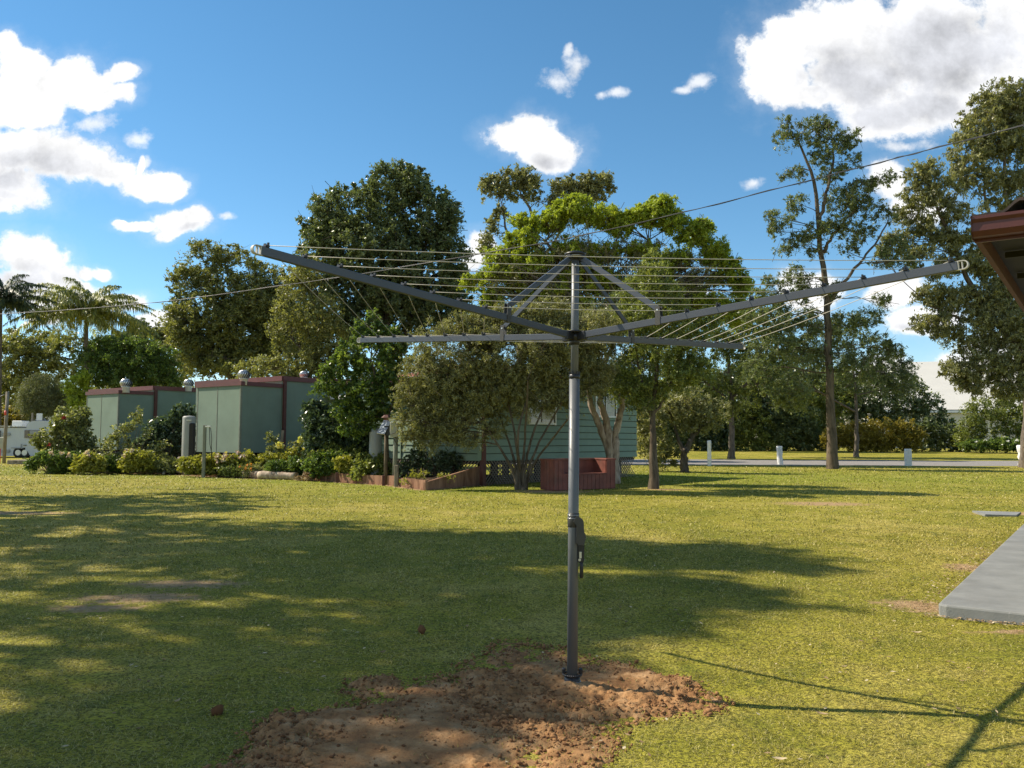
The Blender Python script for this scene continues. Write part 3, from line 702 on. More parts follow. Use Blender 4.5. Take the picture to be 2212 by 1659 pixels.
def armpt(k, t_, dz=0.0, side=0.0):
    an = AH+k*math.pi/2
    x = AL*t_*math.cos(an)-side*math.sin(an); y = AL*t_*math.sin(an)+side*math.cos(an)
    return hp(x, y, ZH+(ZT-ZH)*t_+dz)
AW, AHh = 0.024, 0.042
NT_ = [0.366+0.0888*i for i in range(8)]
for k in range(4):
    mb = MB(); mb.bar(armpt(k, 0.035), armpt(k, 1.0), AW, AHh, MD, 0.0025); arm = mb.build('arm', M['hoist_grey'], root)
    # end cap: rounded plate with two holes
    mb = MB(); an = AH+k*math.pi/2; d = (armpt(k, 1)-armpt(k, 0)).normalized(); sd = Vector((-math.sin(an), math.cos(an), 0)); u = d.cross(sd)
    if u.z < 0: u = -u
    h = 0.0205; L = 0.044
    c0 = armpt(k, 1.0)
    def capring(sdv, grow=1.0):
        o = [c0-u*h*grow+sd*sdv-d*0.012]
        for j in range(13):
            t_ = -math.pi/2+math.pi*j/12; o.append(c0+d*(L-h+h*grow*math.cos(t_))+u*h*grow*math.sin(t_)+sd*sdv)
        o.append(c0+u*h*grow+sd*sdv-d*0.012); return o
    # frame of the cap between outer outline and two round holes
    for sgn in (-1, 1):
        pass
    outl = [(-0.010, -h*1.06)]+[(L-h+h*1.06*math.cos(-math.pi/2+math.pi*j/12), h*1.06*math.sin(-math.pi/2+math.pi*j/12)) for j in range(13)]+[(-0.010, h*1.06)]
    mb2 = MB(); n_ = len(outl)
    vs = [c0+d*x+u*y+sd*s_ for s_ in (-0.010, 0.010) for x, y in outl]+[c0+d*(x if x < 0 else x*0.86+0.001)+u*(y*0.84)+sd*s_ for s_ in (-0.010, 0.010) for x, y in outl]
    fs = []
    for i in range(n_):
        j = (i+1) % n_
        fs += [(i, j, n_+j, n_+i), (2*n_+j, 2*n_+i, 3*n_+i, 3*n_+j), (j, i, 2*n_+i, 2*n_+j), (n_+i, n_+j, 3*n_+j, 3*n_+i)]
    mb2.add(vs, fs)
    cp = mb2
    cp.box(c0+d*(-0.002), (0.012, 0.019, AHh*0.9), (d, sd, u)); cp.bar(c0+d*0.0185+u*h*0.9, c0+d*0.0185-u*h*0.9, 0.004, 0.016, sd)
    cp.build('end_cap', M['cap_white'], arm)
    # brace bracket, band and brace
    tb = 0.281
    mb = MB(); p_ = armpt(k, tb, AHh/2+0.030)
    mb.box(p_+sd*0.014, (0.034, 0.003, 0.075), (d, sd, u)); mb.box(p_-sd*0.014, (0.034, 0.003, 0.075), (d, sd, u))
    mb.box(armpt(k, tb), (0.034, AW+0.006, AHh+0.006), (d, sd, u)); br = mb.build('bracket', M['dark_gear'], root)
    mb = MB(); mb.tube([p_-sd*0.018+u*0.015, p_+sd*0.018+u*0.015], 0.0055, 10); mb.build('bolt', M['steel'], br)
    mb = MB(); tp = hp(0.052*math.cos(an), 0.052*math.sin(an), ZTOP-0.03)
    mb.bar(tp, p_+u*0.020, 0.013, 0.034, MD, 0.002); mb.build('brace', M['hoist_grey'], root)
    # cord clips
    for t_ in NT_:
        mb = MB(); q = armpt(k, t_, AHh/2+0.006); mb.box(q, (0.020, AW+0.008, 0.011), (d, sd, u), 0.002)
        for s_ in (-1, 1): mb.box(q+sd*s_*0.014+u*0.009, (0.007, 0.012, 0.012), (d, sd, u))
        mb.build('cord_clip', M['black_plastic'], arm)
for i, t_ in enumerate(NT_):
    mb = MB()
    for k in range(4):
        a = armpt(k, t_, AHh/2+0.010); b_ = armpt((k+1) % 4, t_, AHh/2+0.010)
        pts = [a.lerp(b_, s/10)-Z*(0.02*t_*4*(s/10)*(1-s/10)) for s in range(11)]
        mb.tube(pts, 0.0019, 6)
    mb.build('cord_loop', M['cord'], root)
# winding gear: strap collar, housing, crank
zc = at(1233, 1120, HY).z
mb = MB(); mb.tube([hp(0, 0, zc-0.055), hp(0, 0, zc-0.05), hp(0, 0, zc+0.03), hp(0, 0, zc+0.035)], [0.034, 0.0375, 0.0375, 0.034], 24)
gear = mb.build('winding_collar', M['dark_gear'], root)
mb = MB()
for dz in (0.022, 0.002): mb.tube([hp(0, 0, zc+dz-0.0015), hp(0, 0, zc+dz+0.0015)], 0.0380, 24)
mb.build('collar_stripe', M['galv'], gear)
def hq(px, py): return at(px, py, HY)
def src(x, y): return at((1900+x/4.148)*0.576, (1850+y/4.148)*0.576, HY-0.02)
outl = [(1083, 352), (1120, 362), (1180, 405), (1195, 440), (1203, 600), (1228, 640), (1230, 680), (1216, 740), (1195, 812), (1165, 800), (1110, 800), (1085, 775), (1080, 600), (1085, 500), (1062, 470), (1040, 440)]
mb = MB(); mb.prism([src(x, y)+Vector((0, -0.022, 0)) for x, y in outl], (0, 0.06, 0)); mb.build('gear_housing', M['dark_gear'], root)
mb = MB(); mb.prism([src(x, y) for x, y in [(1117, 800), (1212, 800), (1204, 1050), (1190, 1085), (1130, 1085), (1112, 1060)]], (0, 0.016, 0)); crk = mb.build('crank_arm', M['black_plastic'], root)
mb = MB(); mb.tube([src(1135, 1035)+Vector((0, -0.004, 0)), src(1135, 1035)+Vector((0, 0.001, 0))], 0.0085, 14); mb.box(src(1147, 960)+Vector((0, -0.0015, 0)), (0.0145, 0.002, 0.04)); mb.build('crank_plate', M['galv'], crk)
mb = MB(); mb.tube([src(1160, 1075), src(1163, 1095), src(1166, 1140), src(1165, 1290), src(1163, 1320)], [0.006, 0.011, 0.0115, 0.0125, 0.009], 14); mb.build('crank_handle', M['black_plastic'], crk)

# ------------------------------------------------------------------ foliage machinery
def ortho(d, r):
    a = r.normal(size=d.shape); a -= (a*d).sum(1, keepdims=True)*d; return a/np.linalg.norm(a, axis=1, keepdims=True)
def leaf_mesh(C, rn, L, W_, r, droop=0.3, face_up=0.25):
    N = len(C); d = r.normal(size=(N, 3)); d[:, 2] = d[:, 2]*0.8-droop; d /= np.linalg.norm(d, axis=1, keepdims=True)
    s = r.normal(size=(N, 3)); s[:, 2] *= (1-face_up); s -= (s*d).sum(1, keepdims=True)*d; s /= np.linalg.norm(s, axis=1, keepdims=True)
    L = L*LM; W_ = W_*LM
    l = (L*r.uniform(0.6, 1.3, N))[:, None]; w_ = (W_*r.uniform(0.7, 1.2, N))[:, None]
    V = np.stack([C-d*l*0.5, C+s*w_*0.5-d*l*0.05, C+d*l*0.5, C-s*w_*0.5-d*l*0.05], 1).reshape(-1, 3)
    F = np.arange(N*4).reshape(N, 4)
    return V, F, rn
def lobes3(lobes, Y, flat=1.0):
    out = []
    for lb in lobes:
        px, py, rx, ry = lb[:4]; dY = lb[4] if len(lb) > 4 else 0.0
        c = at(px, py, Y+dY); k = (Y+dY)/FPX
        out.append((np.array(c), np.array([rx*k, (rx+ry)/2*k*flat, ry*k])))
    return out
DM, PM, LM = 1.5, 1.35, 1.12
def crown_pts(L3, clump_r, dens, per, r, shell=0.55, gap=0.0, gapf=0.6, bottom=0.0):
    dens = dens*DM; per = per*PM
    """clumps spread in ellipsoid lobes; dens = clumps per (clump_r)^2 of lobe surface"""
    CP = []; 
    for c, rad in L3:
        area = 4*math.pi*((rad[0]*rad[1]+rad[0]*rad[2]+rad[1]*rad[2])/3)
        n = max(6, int(dens*area/(clump_r**2)/4))
        v = r.normal(size=(n, 3)); v /= np.linalg.norm(v, axis=1, keepdims=True)
        rr = shell+(1.02-shell)*r.uniform(0, 1, n)**0.7; rr = np.where(r.uniform(0, 1, n) < 0.12, r.uniform(0.1, 1, n), rr); rr = rr*np.where(r.uniform(0, 1, n) < 0.16, r.uniform(1.0, 1.28, n), 1)
        p_ = c+v*rad*rr[:, None]
        CP.append(p_)
    CP = np.concatenate(CP)
    if gap > 0: CP = CP[fbm(CP*gapf, 3, 3) > gap]
    N = len(CP); cr = clump_r*(0.45+1.0*r.uniform(0, 1, N)**1.5); K = 5
    D = r.normal(size=(N, K, 3)); D[:, :, 2] += 0.25; D /= np.linalg.norm(D, axis=2, keepdims=True)
    n = r.poisson(per, N)+2; idx = np.repeat(np.arange(N), n); tw = r.integers(0, K, len(idx)); t_ = r.uniform(0.1, 1, len(idx))**0.8
    C = CP[idx]+D[idx, tw]*(cr[idx]*t_*1.2)[:, None]+r.normal(size=(len(idx), 3))*(cr[idx]*0.15)[:, None]
    C[:, 2] -= cr[idx]*0.25*t_**2
    ctone = r.uniform(0, 1, N); ttone = r.uniform(0, 1, (N, K))
    rn = np.clip(0.30*ctone[idx]+0.28*ttone[idx, tw]+0.42*r.uniform(0, 1, len(idx))**1.15, 0, 1)
    return CP, C, rn
def np_tubes(segs, n=5):
    """segs: list of (points Kx3, radii K). returns V,F as quads"""
    Vs = []; Fs = []; b = 0
    for P, Rr in segs:
        P = np.asarray(P, float); K = len(P); T = np.gradient(P, axis=0); T /= np.linalg.norm(T, axis=1, keepdims=True)+1e-12
        a = np.cross(T, [0.31, 0.17, 0.93]); 
        nn_ = np.linalg.norm(a, axis=1, keepdims=True); a = np.where(nn_ < 0.05, np.cross(T, [1, 0, 0.1]), a); a /= np.linalg.norm(a, axis=1, keepdims=True)
        bb = np.cross(T, a); th = np.arange(n)*2*math.pi/n
        V = P[:, None]+(a[:, None]*np.cos(th)[None, :, None]+bb[:, None]*np.sin(th)[None, :, None])*np.asarray(Rr)[:, None, None]
        Vs.append(V.reshape(-1, 3)); i = np.arange(K-1)[:, None]*n; j = np.arange(n)[None]; j2 = (j+1) % n
        Fs.append((np.stack([i+j, i+j2, i+n+j2, i+n+j], -1)+b).reshape(-1, 4)); b += K*n
    return np.concatenate(Vs), np.concatenate(Fs)
def curve(a, b_, r, sag=0.12, n=6, up=0.0):
    a = np.array(a, float); b_ = np.array(b_, float); L = np.linalg.norm(b_-a); t_ = np.linspace(0, 1, n)[:, None]
    m_ = r.normal(size=3)*sag*L; m_[2] = m_[2]*0.4+up*L
    j = r.normal(size=(n, 3))*L*0.015; j[0] = 0; j[-1] = 0
    return a*(1-t_)+b_*t_+np.sin(t_*math.pi)*m_+j
def smooth_path(pts, n=14):
    pts = np.array([np.array(p_, float) for p_ in pts])
    if len(pts) == 2: return pts[0]+(pts[1]-pts[0])*np.linspace(0, 1, n)[:, None]
    out = []; K = len(pts)
    for i in range(K-1):
        p0 = pts[max(i-1, 0)]; p1 = pts[i]; p2 = pts[i+1]; p3 = pts[min(i+2, K-1)]
        for t_ in np.linspace(0, 1, max(3, n//(K-1)), endpoint=(i == K-2)):
            out.append(0.5*((2*p1)+(-p0+p2)*t_+(2*p0-5*p1+4*p2-p3)*t_**2+(-p0+3*p1-3*p2+p3)*t_**3))
    return np.array(out)
def tree(name, label, cat, seed, L3, trunks, leaf, bark, tr0, tr1, clump_r, dens, per, ll, lw, group=None, gap=0.0, gapf=0.6, shell=0.55,
         twigs=6, droop=0.3, limb=0.35, twig_r=None, extra=None, flare=1.35, second=None, limb_from=0.25, crown_name='crown'):
    """trunks: list of point lists (world), base first"""
    r = np.random.default_rng(seed); base = trunks[0][0]
    root = empty(name, (float(base[0]), float(base[1]), float(base[2])), label, cat, group)
    CP, C, rn = crown_pts(L3, clump_r, dens, per, r, shell, gap, gapf)
    segs = []; alltr = []
    for ti, tp in enumerate(trunks):
        P = smooth_path(tp, 18); k = len(P); s = np.linspace(0, 1, k); P = P+np.random.default_rng(seed+ti).normal(size=P.shape)*tr0*0.12*(s[:, None] > 0.02)
        sec = np.linalg.norm(P[0]-np.array(base, float)) > 1.0; t0_ = tr0*0.45 if sec else tr0
        Rr = t0_*(1-s)+tr1*s*(0.7 if sec else 1); Rr = Rr*(1+((flare-1) if not sec else 0)*np.exp(-s*k*0.6)); segs.append((P, Rr)); alltr.append((P, Rr))
    AP = np.concatenate([P[int(len(P)*limb_from):] for P, _ in alltr]); AR = np.concatenate([q[int(len(q)*limb_from):] for _, q in alltr])
    for c, rad in L3:
        dd = np.linalg.norm(AP-c, axis=1)+1.2*np.clip(AP[:, 2]-c[2], 0, None); i = int(np.argmin(dd+r.uniform(0, 0.15)*dd.max()))
        rb = min(AR[i]*0.75, max(tr1*0.5, np.linalg.norm(c-AP[i])*0.016*limb/0.35)); tw = twig_r or rb*0.22
        cc = curve(AP[i], c, r, 0.10, 7, 0.05); segs.append((cc, np.linspace(rb, rb*0.35, 7)))
        near = np.argsort(np.linalg.norm((CP-c)/rad, axis=1))[:max(twigs*3, 8)]
        if twigs > 0 and len(near):
            for q in r.choice(near, min(twigs, len(near)), replace=False):
                st_ = cc[r.integers(2, 7)]; segs.append((curve(st_, CP[q], r, 0.12, 5), np.linspace(rb*0.42, tw*0.5, 5)))
    # twiggy ends
    k = r.choice(len(CP), min(len(CP), int(len(CP)*0.35)), replace=False)
    for q in k:
        c = CP[q]; a = c+r.normal(size=3)*clump_r*0.9; segs.append((np.array([c-(a-c)*0.9, c, a]), np.array([1.0, 0.8, 0.4])*(twig_r or tr1*0.14)))
    V, F = np_tubes(segs, 6); mesh_np('trunk', V, F, bark, root, smooth=True)
    V, F, rr = leaf_mesh(C, rn, ll, lw, r, droop); mesh_np(crown_name, V, F, leaf, root, attr={'rnd': ('FACE', rr)})
    return root, CP
def shrub(name, label, cat, seed, lobes, Y, leaf, clump, dens, per, ll, lw, group=None, gap=0.0, stems=6, bark=None, basepx=None, zbase=None, droop=0.2, shell=0.5, flat=1.0, gapf=1.2, stem_r=0.012):
    r = np.random.default_rng(seed); L3 = lobes3(lobes, Y, flat); c = sum(l[0] for l in L3)/len(L3)
    zb_ = zbase if zbase is not None else gz1(c[0], c[1])
    base = np.array([c[0] if basepx is None else at(basepx, 1000, Y).x, c[1], zb_])
    root = empty(name, tuple(base), label, cat, group)
    CP, C, rn = crown_pts(L3, clump, dens, per, r, shell, gap, gapf)
    k = C[:, 2] > zb_-0.02; C = C[k]; rn = rn[k]
    V, F, rr = leaf_mesh(C, rn, ll, lw, r, droop); mesh_np('foliage', V, F, leaf, root, attr={'rnd': ('FACE', rr)})
    segs = []
    for q in r.choice(len(CP), min(len(CP), stems*len(L3)), replace=False):
        b_ = base+np.array([r.normal()*0.15, r.normal()*0.1, -0.02]); 
        if abs(CP[q][0]-b_[0]) > 1.2: b_ = np.array([CP[q][0]*0.8+b_[0]*0.2, b_[1], zb_-0.02])
        segs.append((curve(b_, CP[q], r, 0.08, 6), np.linspace(stem_r, stem_r*0.4, 6)))
    V, F = np_tubes(segs, 5); mesh_np('stems', V, F, bark or M['bark_brown'], root, smooth=True)
    return root, CP
def blooms(root, CP, mat, n, size, seed, part='flower', top=True, per=14):
    r = np.random.default_rng(seed); P = CP
    if top: P = P[np.argsort(-(P[:, 2]-0.8*P[:, 1]))][:max(n*3, 10)]
    for q in r.choice(len(P), min(n, len(P)), replace=False):
        c = P[q]+np.array([0, -size*1.2, size*0.8]); C = c+r.normal(size=(per, 3))*size*0.35
        V, F, rr = leaf_mesh(C, r.uniform(0, 1, per), size*0.9, size*0.8, r, -0.2); mesh_np(part, V, F, mat, root, attr={'rnd': ('FACE', rr)})

def G3(px, py, Y): v = at(px, py, Y); return np.array(v)
def GB(px, Y): v = at(px, 1000, Y); return np.array([v.x, Y, gz1(v.x, Y)-0.05])

# ================================================================== buildings
def box_wall(mb, p, q, z0, z1, th, inward):
    """wall slab between plan points p and q"""
    p = Vector((p[0], p[1], 0)); q = Vector((q[0], q[1], 0)); i = Vector(inward)*th
    mb.prism([p+Z*z0, q+Z*z0, q+i+Z*z0, p+i+Z*z0], Z*(z1-z0))
def turbine(parent_xy, z, s, label, seed):
    x, y = parent_xy; root = empty('roof_ventilator', (x, y, z), label, 'ventilator', 'turbine ventilators on the cabin roofs', rz=seed*0.3)
    root.rotation_euler = (0, 0, 0); s *= 0.95; c = Vector((x, y, z-0.10*s))
    mb = MB(); mb.lathe(c, [(0.165*s, -0.12), (0.165*s, 0.13*s), (0.20*s, 0.135*s), (0.20*s, 0.155*s), (0.15*s, 0.16*s)], 20); mb.build('base', M['white_paint'], root)
    mb = MB(); mb.lathe(c, [(0.17*s, 0.16*s), (0.23*s, 0.25*s), (0.24*s, 0.36*s), (0.15*s, 0.475*s), (0.02, 0.48*s)], 16); mb.build('core', M['dark_void'], root)
    mb = MB(); nv = 16
    for k in range(nv):
        t0 = 2*math.pi*k/nv; vs = []
        for j in range(8):
            f = j/7; zz_ = (0.16+0.335*f)*s; rr = 0.275*s*math.sin(math.pi*(0.20+0.66*f))**0.75
            tt = t0+f*0.7
            for w_ in (0, 0.26): vs.append(c+Vector((rr*(1-0.12*(w_ > 0))*math.cos(tt+w_), rr*(1-0.12*(w_ > 0))*math.sin(tt+w_), zz_)))
        mb.add(vs, [(j*2, j*2+1, j*2+3, j*2+2) for j in range(7)], True)
    mb.lathe(c, [(0.15*s, 0.478*s), (0.13*s, 0.505*s), (0.02, 0.52*s)], 20); mb.build('vanes', M['steel'], root)
def cabin(C, depth, wz0, wz1, mz1, label, awn, seed):
    """ensuite block in front of a long cabin; C near corner of the block"""
    u = Vector((0.8, -0.6, 0)); wv = Vector((0.6, 0.8, 0)); C = Vector((C[0], C[1], 0))
    root = empty('cabin', (C.x, C.y, 0), label, 'cabin', 'green ensuite cabins behind the flower bed')
    bl = C-u*3.0; fr = C; br_ = C+wv*depth; b2 = bl+wv*depth
    mb = MB()
    mb.prism([bl+Z*wz0, fr+Z*wz0, br_+Z*wz0, b2+Z*wz0], Z*(wz1-wz0)); mb.build('ensuite_wall', M['shed_green'], root)
    mb = MB(); 
    nl = Vector((-0.6, -0.8, 0)); nr = Vector((0.8, -0.6, 0))
    hz = wz1-wz0; zc2 = (wz0+wz1)/2
    for q, w_ in ((1.42, 0.035), (0.03, 0.05), (2.95, 0.05)): mb = MB(); mb.box(bl+u*q+nl*0.005+Z*zc2, (w_, 0.012, hz-0.08), (u, wv, Z)); mb.build('cover_strip', M['post_green'], root)
    mb = MB(); mb.box(fr+wv*0.03+nr*0.006+Z*zc2, (0.014, 0.05, hz-0.06), (u, wv, Z)); mb.build('cover_strip', M['post_green'], root)
    mb = MB()   # fascias of the block
    mb.box((bl+fr)/2+nl*0.03+Z*(wz1+0.03), (3.12, 0.05, 0.16), (u, wv, Z)); mb.box((fr+br_)/2+nr*0.03+Z*(wz1+0.03), (0.05, depth, 0.16), (u, wv, Z)); mb.build('fascia', M['trim_red'], root)
    mb = MB(); mb.box((bl+br_)/2+Z*(wz1+0.06), (2.98, depth, 0.09), (u, wv, Z)); mb.build('ensuite_roof', M['roof_red'], root)
    for s_ in (0.15, 1.5, 2.85):
        for e_ in (0.15, depth-0.2):
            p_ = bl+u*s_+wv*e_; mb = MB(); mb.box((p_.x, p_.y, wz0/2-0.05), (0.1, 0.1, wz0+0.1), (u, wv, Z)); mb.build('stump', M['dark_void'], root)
    # long cabin
    c2 = br_; m = [c2-u*6.2, c2+u*0.03, c2+u*0.03+wv*10, c2-u*6.2+wv*10]
    mb = MB(); mb.prism([v+wv*(0.01 if i < 2 else 0)+Z*wz0 for i, v in enumerate(m)], Z*(mz1-wz0)); mb.build('cabin_wall', M['shed_green'], root)
    mb = MB(); mb.box((m[0]+m[1])/2+nl*0.03+Z*(mz1+0.02), (6.3, 0.06, 0.2), (u, wv, Z)); mb.box((m[1]+m[2])/2+nr*0.04+Z*(mz1+0.02), (0.06, 10, 0.2), (u, wv, Z)); mb.build('fascia', M['trim_red'], root)
    mb = MB(); mb.prism([m[0]+Z*(mz1+0.10), m[1]+Z*(mz1+0.06), m[2]+Z*(mz1+0.35), m[3]+Z*(mz1+0.4)], Z*0.03); mb.build('cabin_roof', M['roof_red'], root)
    mb = MB(); mb.box(c2+nr*0.07+wv*0.10+Z*((mz1+wz0)/2), (0.10, 0.14, mz1-wz0-0.1), (u, wv, Z)); mb.build('corner_post', M['post_brown'], root)
    mb = MB(); mb.prism([v+wv*(0.3 if i < 2 else -0.1)+u*(0.1 if i in (0, 3) else -0.1)-Z*0.05 for i, v in enumerate(m)], Z*(wz0-0.05)); mb.build('underfloor_shade', M['dark_void'], root)  # dark block added to stand in for the shade under the cabin
    # awning with white end
    az = awn; a0 = c2+wv*2.2+nr*0.05; mb = MB()
    mb.prism([a0+Z*az, a0+nr*1.3+Z*(az-0.12), a0+nr*1.3+wv*3+Z*(az-0.12), a0+wv*3+Z*az], Z*0.05); aw = mb.build('awning', M['galv'], root)
    mb = MB(); mb.box(a0+nr*0.85-wv*0.02+Z*(az-0.06), (0.8, 0.04, 0.16), (u, wv, Z)); mb.build('awning_end', M['white_paint'], aw)
    return c2, u, wv
cB = cabin((-10.7, 33.0), 1.95, 0.85, 3.56, 3.88, 'green clad cabin with red trim on the right of the two, behind the grey post', 3.25, 1)
cA = cabin((-18.4, 39.1), 1.70, 0.85, 3.52, 3.80, 'green clad cabin with red trim, the far left one beside the caravan', 3.0, 2)
def vent_at(px, py, Y): v = at(px, py, Y); return (v.x, v.y), v.z
for (px, py, Y, s_, lb) in [(272, 838, 39.3, 1.08, 'spinning metal roof ventilator on the far left cabin, above its front corner'), (407.5, 836, 41.2, 0.95, 'metal roof ventilator on the far left cabin roof, close to the nearer cabin'),
        (527, 820.5, 33.2, 0.98, 'large metal roof ventilator on the right green cabin, above its front corner'), (657, 817, 36.6, 0.80, 'metal roof ventilator half hidden by the bright green tree')]:
    xy, z_ = vent_at(px, py, Y); turbine(xy, z_, s_, lb, px)
# ---- weatherboard cottage
HC = Vector((-0.95, 26.0, 0)); hw = Vector((0.64, 0.768, 0)).normalized(); hu = Vector((-hw.y, hw.x, 0))   # hw right wall, hu left wall
root = empty('cottage', tuple(HC), 'green weatherboard cottage on lattice skirting behind the bushy olive tree', 'cottage')
fz, tz = 0.77, 3.35; LW, RW = 5.6, 9.15
def boards(origin, d, n, length, name):
    mb = MB(); k = 0; z_ = fz
    while z_ < tz:
        a = origin+Z*z_; h_ = 0.232
        mb.prism([a+n*0.034, a+n*0.038+Z*0.02, a+n*0.012+Z*(h_-0.022), a-n*0.03+Z*(h_-0.022), a-n*0.03], d*length); z_ += h_
    o_ = mb.build(name, M['board_green'], root); m2 = MB(); m2.prism([origin-n*0.02+Z*fz, origin+d*length-n*0.02+Z*fz, origin+d*length-n*0.09+Z*fz, origin-n*0.09+Z*fz], Z*(tz-fz)); m2.build('gap_shade_backing', M['gap_shade'], root); return o_  # dark backing colour stands in for shadow in the gaps between boards
M['gap_shade'] = mat_paint('gap_shade', (0.035, 0.05, 0.04), 0.8)
M['board_green'] = mat_paint('board_green', (0.200, 0.275, 0.205), 0.6, 0.0, 0.06, 2.0, 0.2, 0.3, 0.12)
boards(HC, hu, -hw, LW, 'end_wall'); boards(HC, hw, -hu, RW, 'side_wall')
mb = MB(); mb.box(HC-hw*0.05-hu*0.05+Z*((fz+tz)/2+0.03), (0.16, 0.16, tz-fz), (hw, hu, Z)); mb.build('corner_board', M['board_green'], root)
mb = MB(); mb.box(HC-hw*0.04-hu*0.12+Z*1.72, (0.15, 0.13, 3.44), (hw, hu, Z)); mb.build('downpipe_post', M['post_brown'], root)
for q_ in (1.1, 3.6): mb = MB(); mb.box(HC+hu*q_-hw*0.045+Z*((fz+tz)/2), (0.05, 0.03, tz-fz-0.02), (hu, hw, Z)); mb.build('joint_strip', M['board_green'], root)
def window(dst, wd, z0, z1):
    c = HC+hw*dst-hu*0.05; mb = MB(); zc_ = (z0+z1)/2
    for s_ in (-1, 1): mb.box(c+hw*s_*wd/2+Z*zc_, (0.06, 0.07, z1-z0+0.1), (hw, hu, Z))
    mb.box(c+Z*z0, (wd, 0.09, 0.07), (hw, hu, Z)); mb.box(c+Z*z1, (wd-0.06, 0.07, 0.06), (hw, hu, Z)); mb.box(c+Z*zc_, (0.04, 0.06, z1-z0-0.08), (hw, hu, Z))
    f = mb.build('window', M['white_frame'], root)
    mb = MB(); mb.box(c+hu*0.01+Z*zc_, (wd-0.05, 0.02, z1-z0-0.05), (hw, hu, Z)); mb.build('pane', M['glass_dark'], f)
    mb = MB(); mb.box(c+hw*wd*0.24-hu*0.005+Z*(zc_+0.05), (wd*0.40, 0.006, z1-z0-0.2), (hw, hu, Z)); mb.build('curtain', M['curtain'], f)
# window distances solved from the picture columns
def along(px):
    k = uv(px, 900)[0]; return (k*HC.y-HC.x)/(hw.x-k*hw.y)
w0, w1 = along(1139), along(1197); window((w0+w1)/2, w1-w0, at(1168, 915, HC.y+hw.y*(w0+w1)/2).z, at(1168, 862, HC.y+hw.y*(w0+w1)/2).z)
w0, w1 = along(1284), along(1328); window((w0+w1)/2, w1-w0, at(1300, 900, HC.y+hw.y*(w0+w1)/2).z, at(1300, 850, HC.y+hw.y*(w0+w1)/2).z)
def lattice(origin, d, n, length, z0, z1):
    mb = MB(); H_ = z1-z0; s = -H_
    while s < length:
        for sg in (1, -1):
            a0, a1 = (s, s+H_) if sg > 0 else (s+H_, s)
            za, zb2 = z0, z1; 
            lo, hi = min(a0, a1), max(a0, a1)
            if lo < 0 or hi > length: continue
            off_ = n*(0.0 if sg > 0 else 0.012)
            mb.bar(origin+d*a0+Z*za+off_, origin+d*a1+Z*zb2+off_, 0.035, 0.009, n)
        s += 0.135
    return mb
for o_, d_, n_, L_w in ((HC, hu, -hw, LW), (HC, hw, -hu, RW)):
    lattice(o_+n_*0.0, d_, n_, L_w, 0.02, fz).build('lattice', M['lattice'], root)
for s_ in (0.5, 2.5, 4.5):
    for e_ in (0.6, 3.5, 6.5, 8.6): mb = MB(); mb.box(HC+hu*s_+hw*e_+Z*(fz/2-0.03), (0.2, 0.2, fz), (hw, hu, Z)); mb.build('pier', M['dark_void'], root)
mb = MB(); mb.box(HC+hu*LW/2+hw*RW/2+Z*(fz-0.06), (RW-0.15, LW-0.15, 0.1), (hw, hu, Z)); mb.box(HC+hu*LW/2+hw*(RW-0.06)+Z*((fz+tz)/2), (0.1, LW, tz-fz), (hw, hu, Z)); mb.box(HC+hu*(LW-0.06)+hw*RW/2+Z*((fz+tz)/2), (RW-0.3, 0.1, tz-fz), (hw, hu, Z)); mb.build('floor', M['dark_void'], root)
e = 0.45; P4 = [HC-hu*e-hw*e, HC-hu*e+hw*(RW+e), HC+hu*(LW+e)+hw*(RW+e), HC+hu*(LW+e)-hw*e]; P4 = [p_+Z*(tz+0.02) for p_ in P4]
mid = LW/2; R1 = HC+hu*mid+hw*(mid)+Z*(tz+0.85); R2 = HC+hu*mid+hw*(RW-mid)+Z*(tz+0.85)
mb = MB(); mb.add(P4+[R1, R2], [(0, 1, 5, 4), (1, 2, 5), (2, 3, 4, 5), (3, 0, 4), (3, 2, 1, 0)]); mb.build('roof', M['roof_red'], root)
mb = MB()
for a, b_ in ((0, 1), (3, 0)): mb.bar(P4[a]+Z*0.02, P4[b_]+Z*0.02, 0.10, 0.12)
mb.build('gutter', M['trim_red'], root)

# ---- far white shed on the right
root = empty('white_shed', (62, 112, 0), 'large cream white shed far behind the trees at the right', 'shed')
def q(px, py, Y): return at(px, py, Y)
a, b_, c_, d_ = q(1900, 783, 128), q(2300, 776, 124), q(2300, 886, 108), q(1900, 884, 112)
mb = MB(); mb.add([a, b_, c_, d_, a+Vector((0, 22, -4)), b_+Vector((0, 22, -4)), Vector((c_.x, c_.y+38, c_.z)), Vector((d_.x, d_.y+38, d_.z))], [(0, 1, 2, 3), (0, 4, 5, 1), (3, 2, 6, 7), (0, 3, 7, 4), (1, 5, 6, 2)]); mb.build('roof', M['cream'], root)
mb = MB(); mb.prism([Vector((d_.x, d_.y+0.4, 0)), Vector((c_.x, c_.y+0.4, 0)), Vector((c_.x, c_.y+36, 0)), Vector((d_.x, d_.y+36, 0))], Z*(c_.z-0.35)); mb.build('wall', M['cream'], root)
mb = MB(); mb.bar(Vector((d_.x, d_.y, d_.z-0.25)), Vector((c_.x, c_.y, c_.z-0.25)), 0.25, 0.3); mb.build('gutter', M['galv'], root)

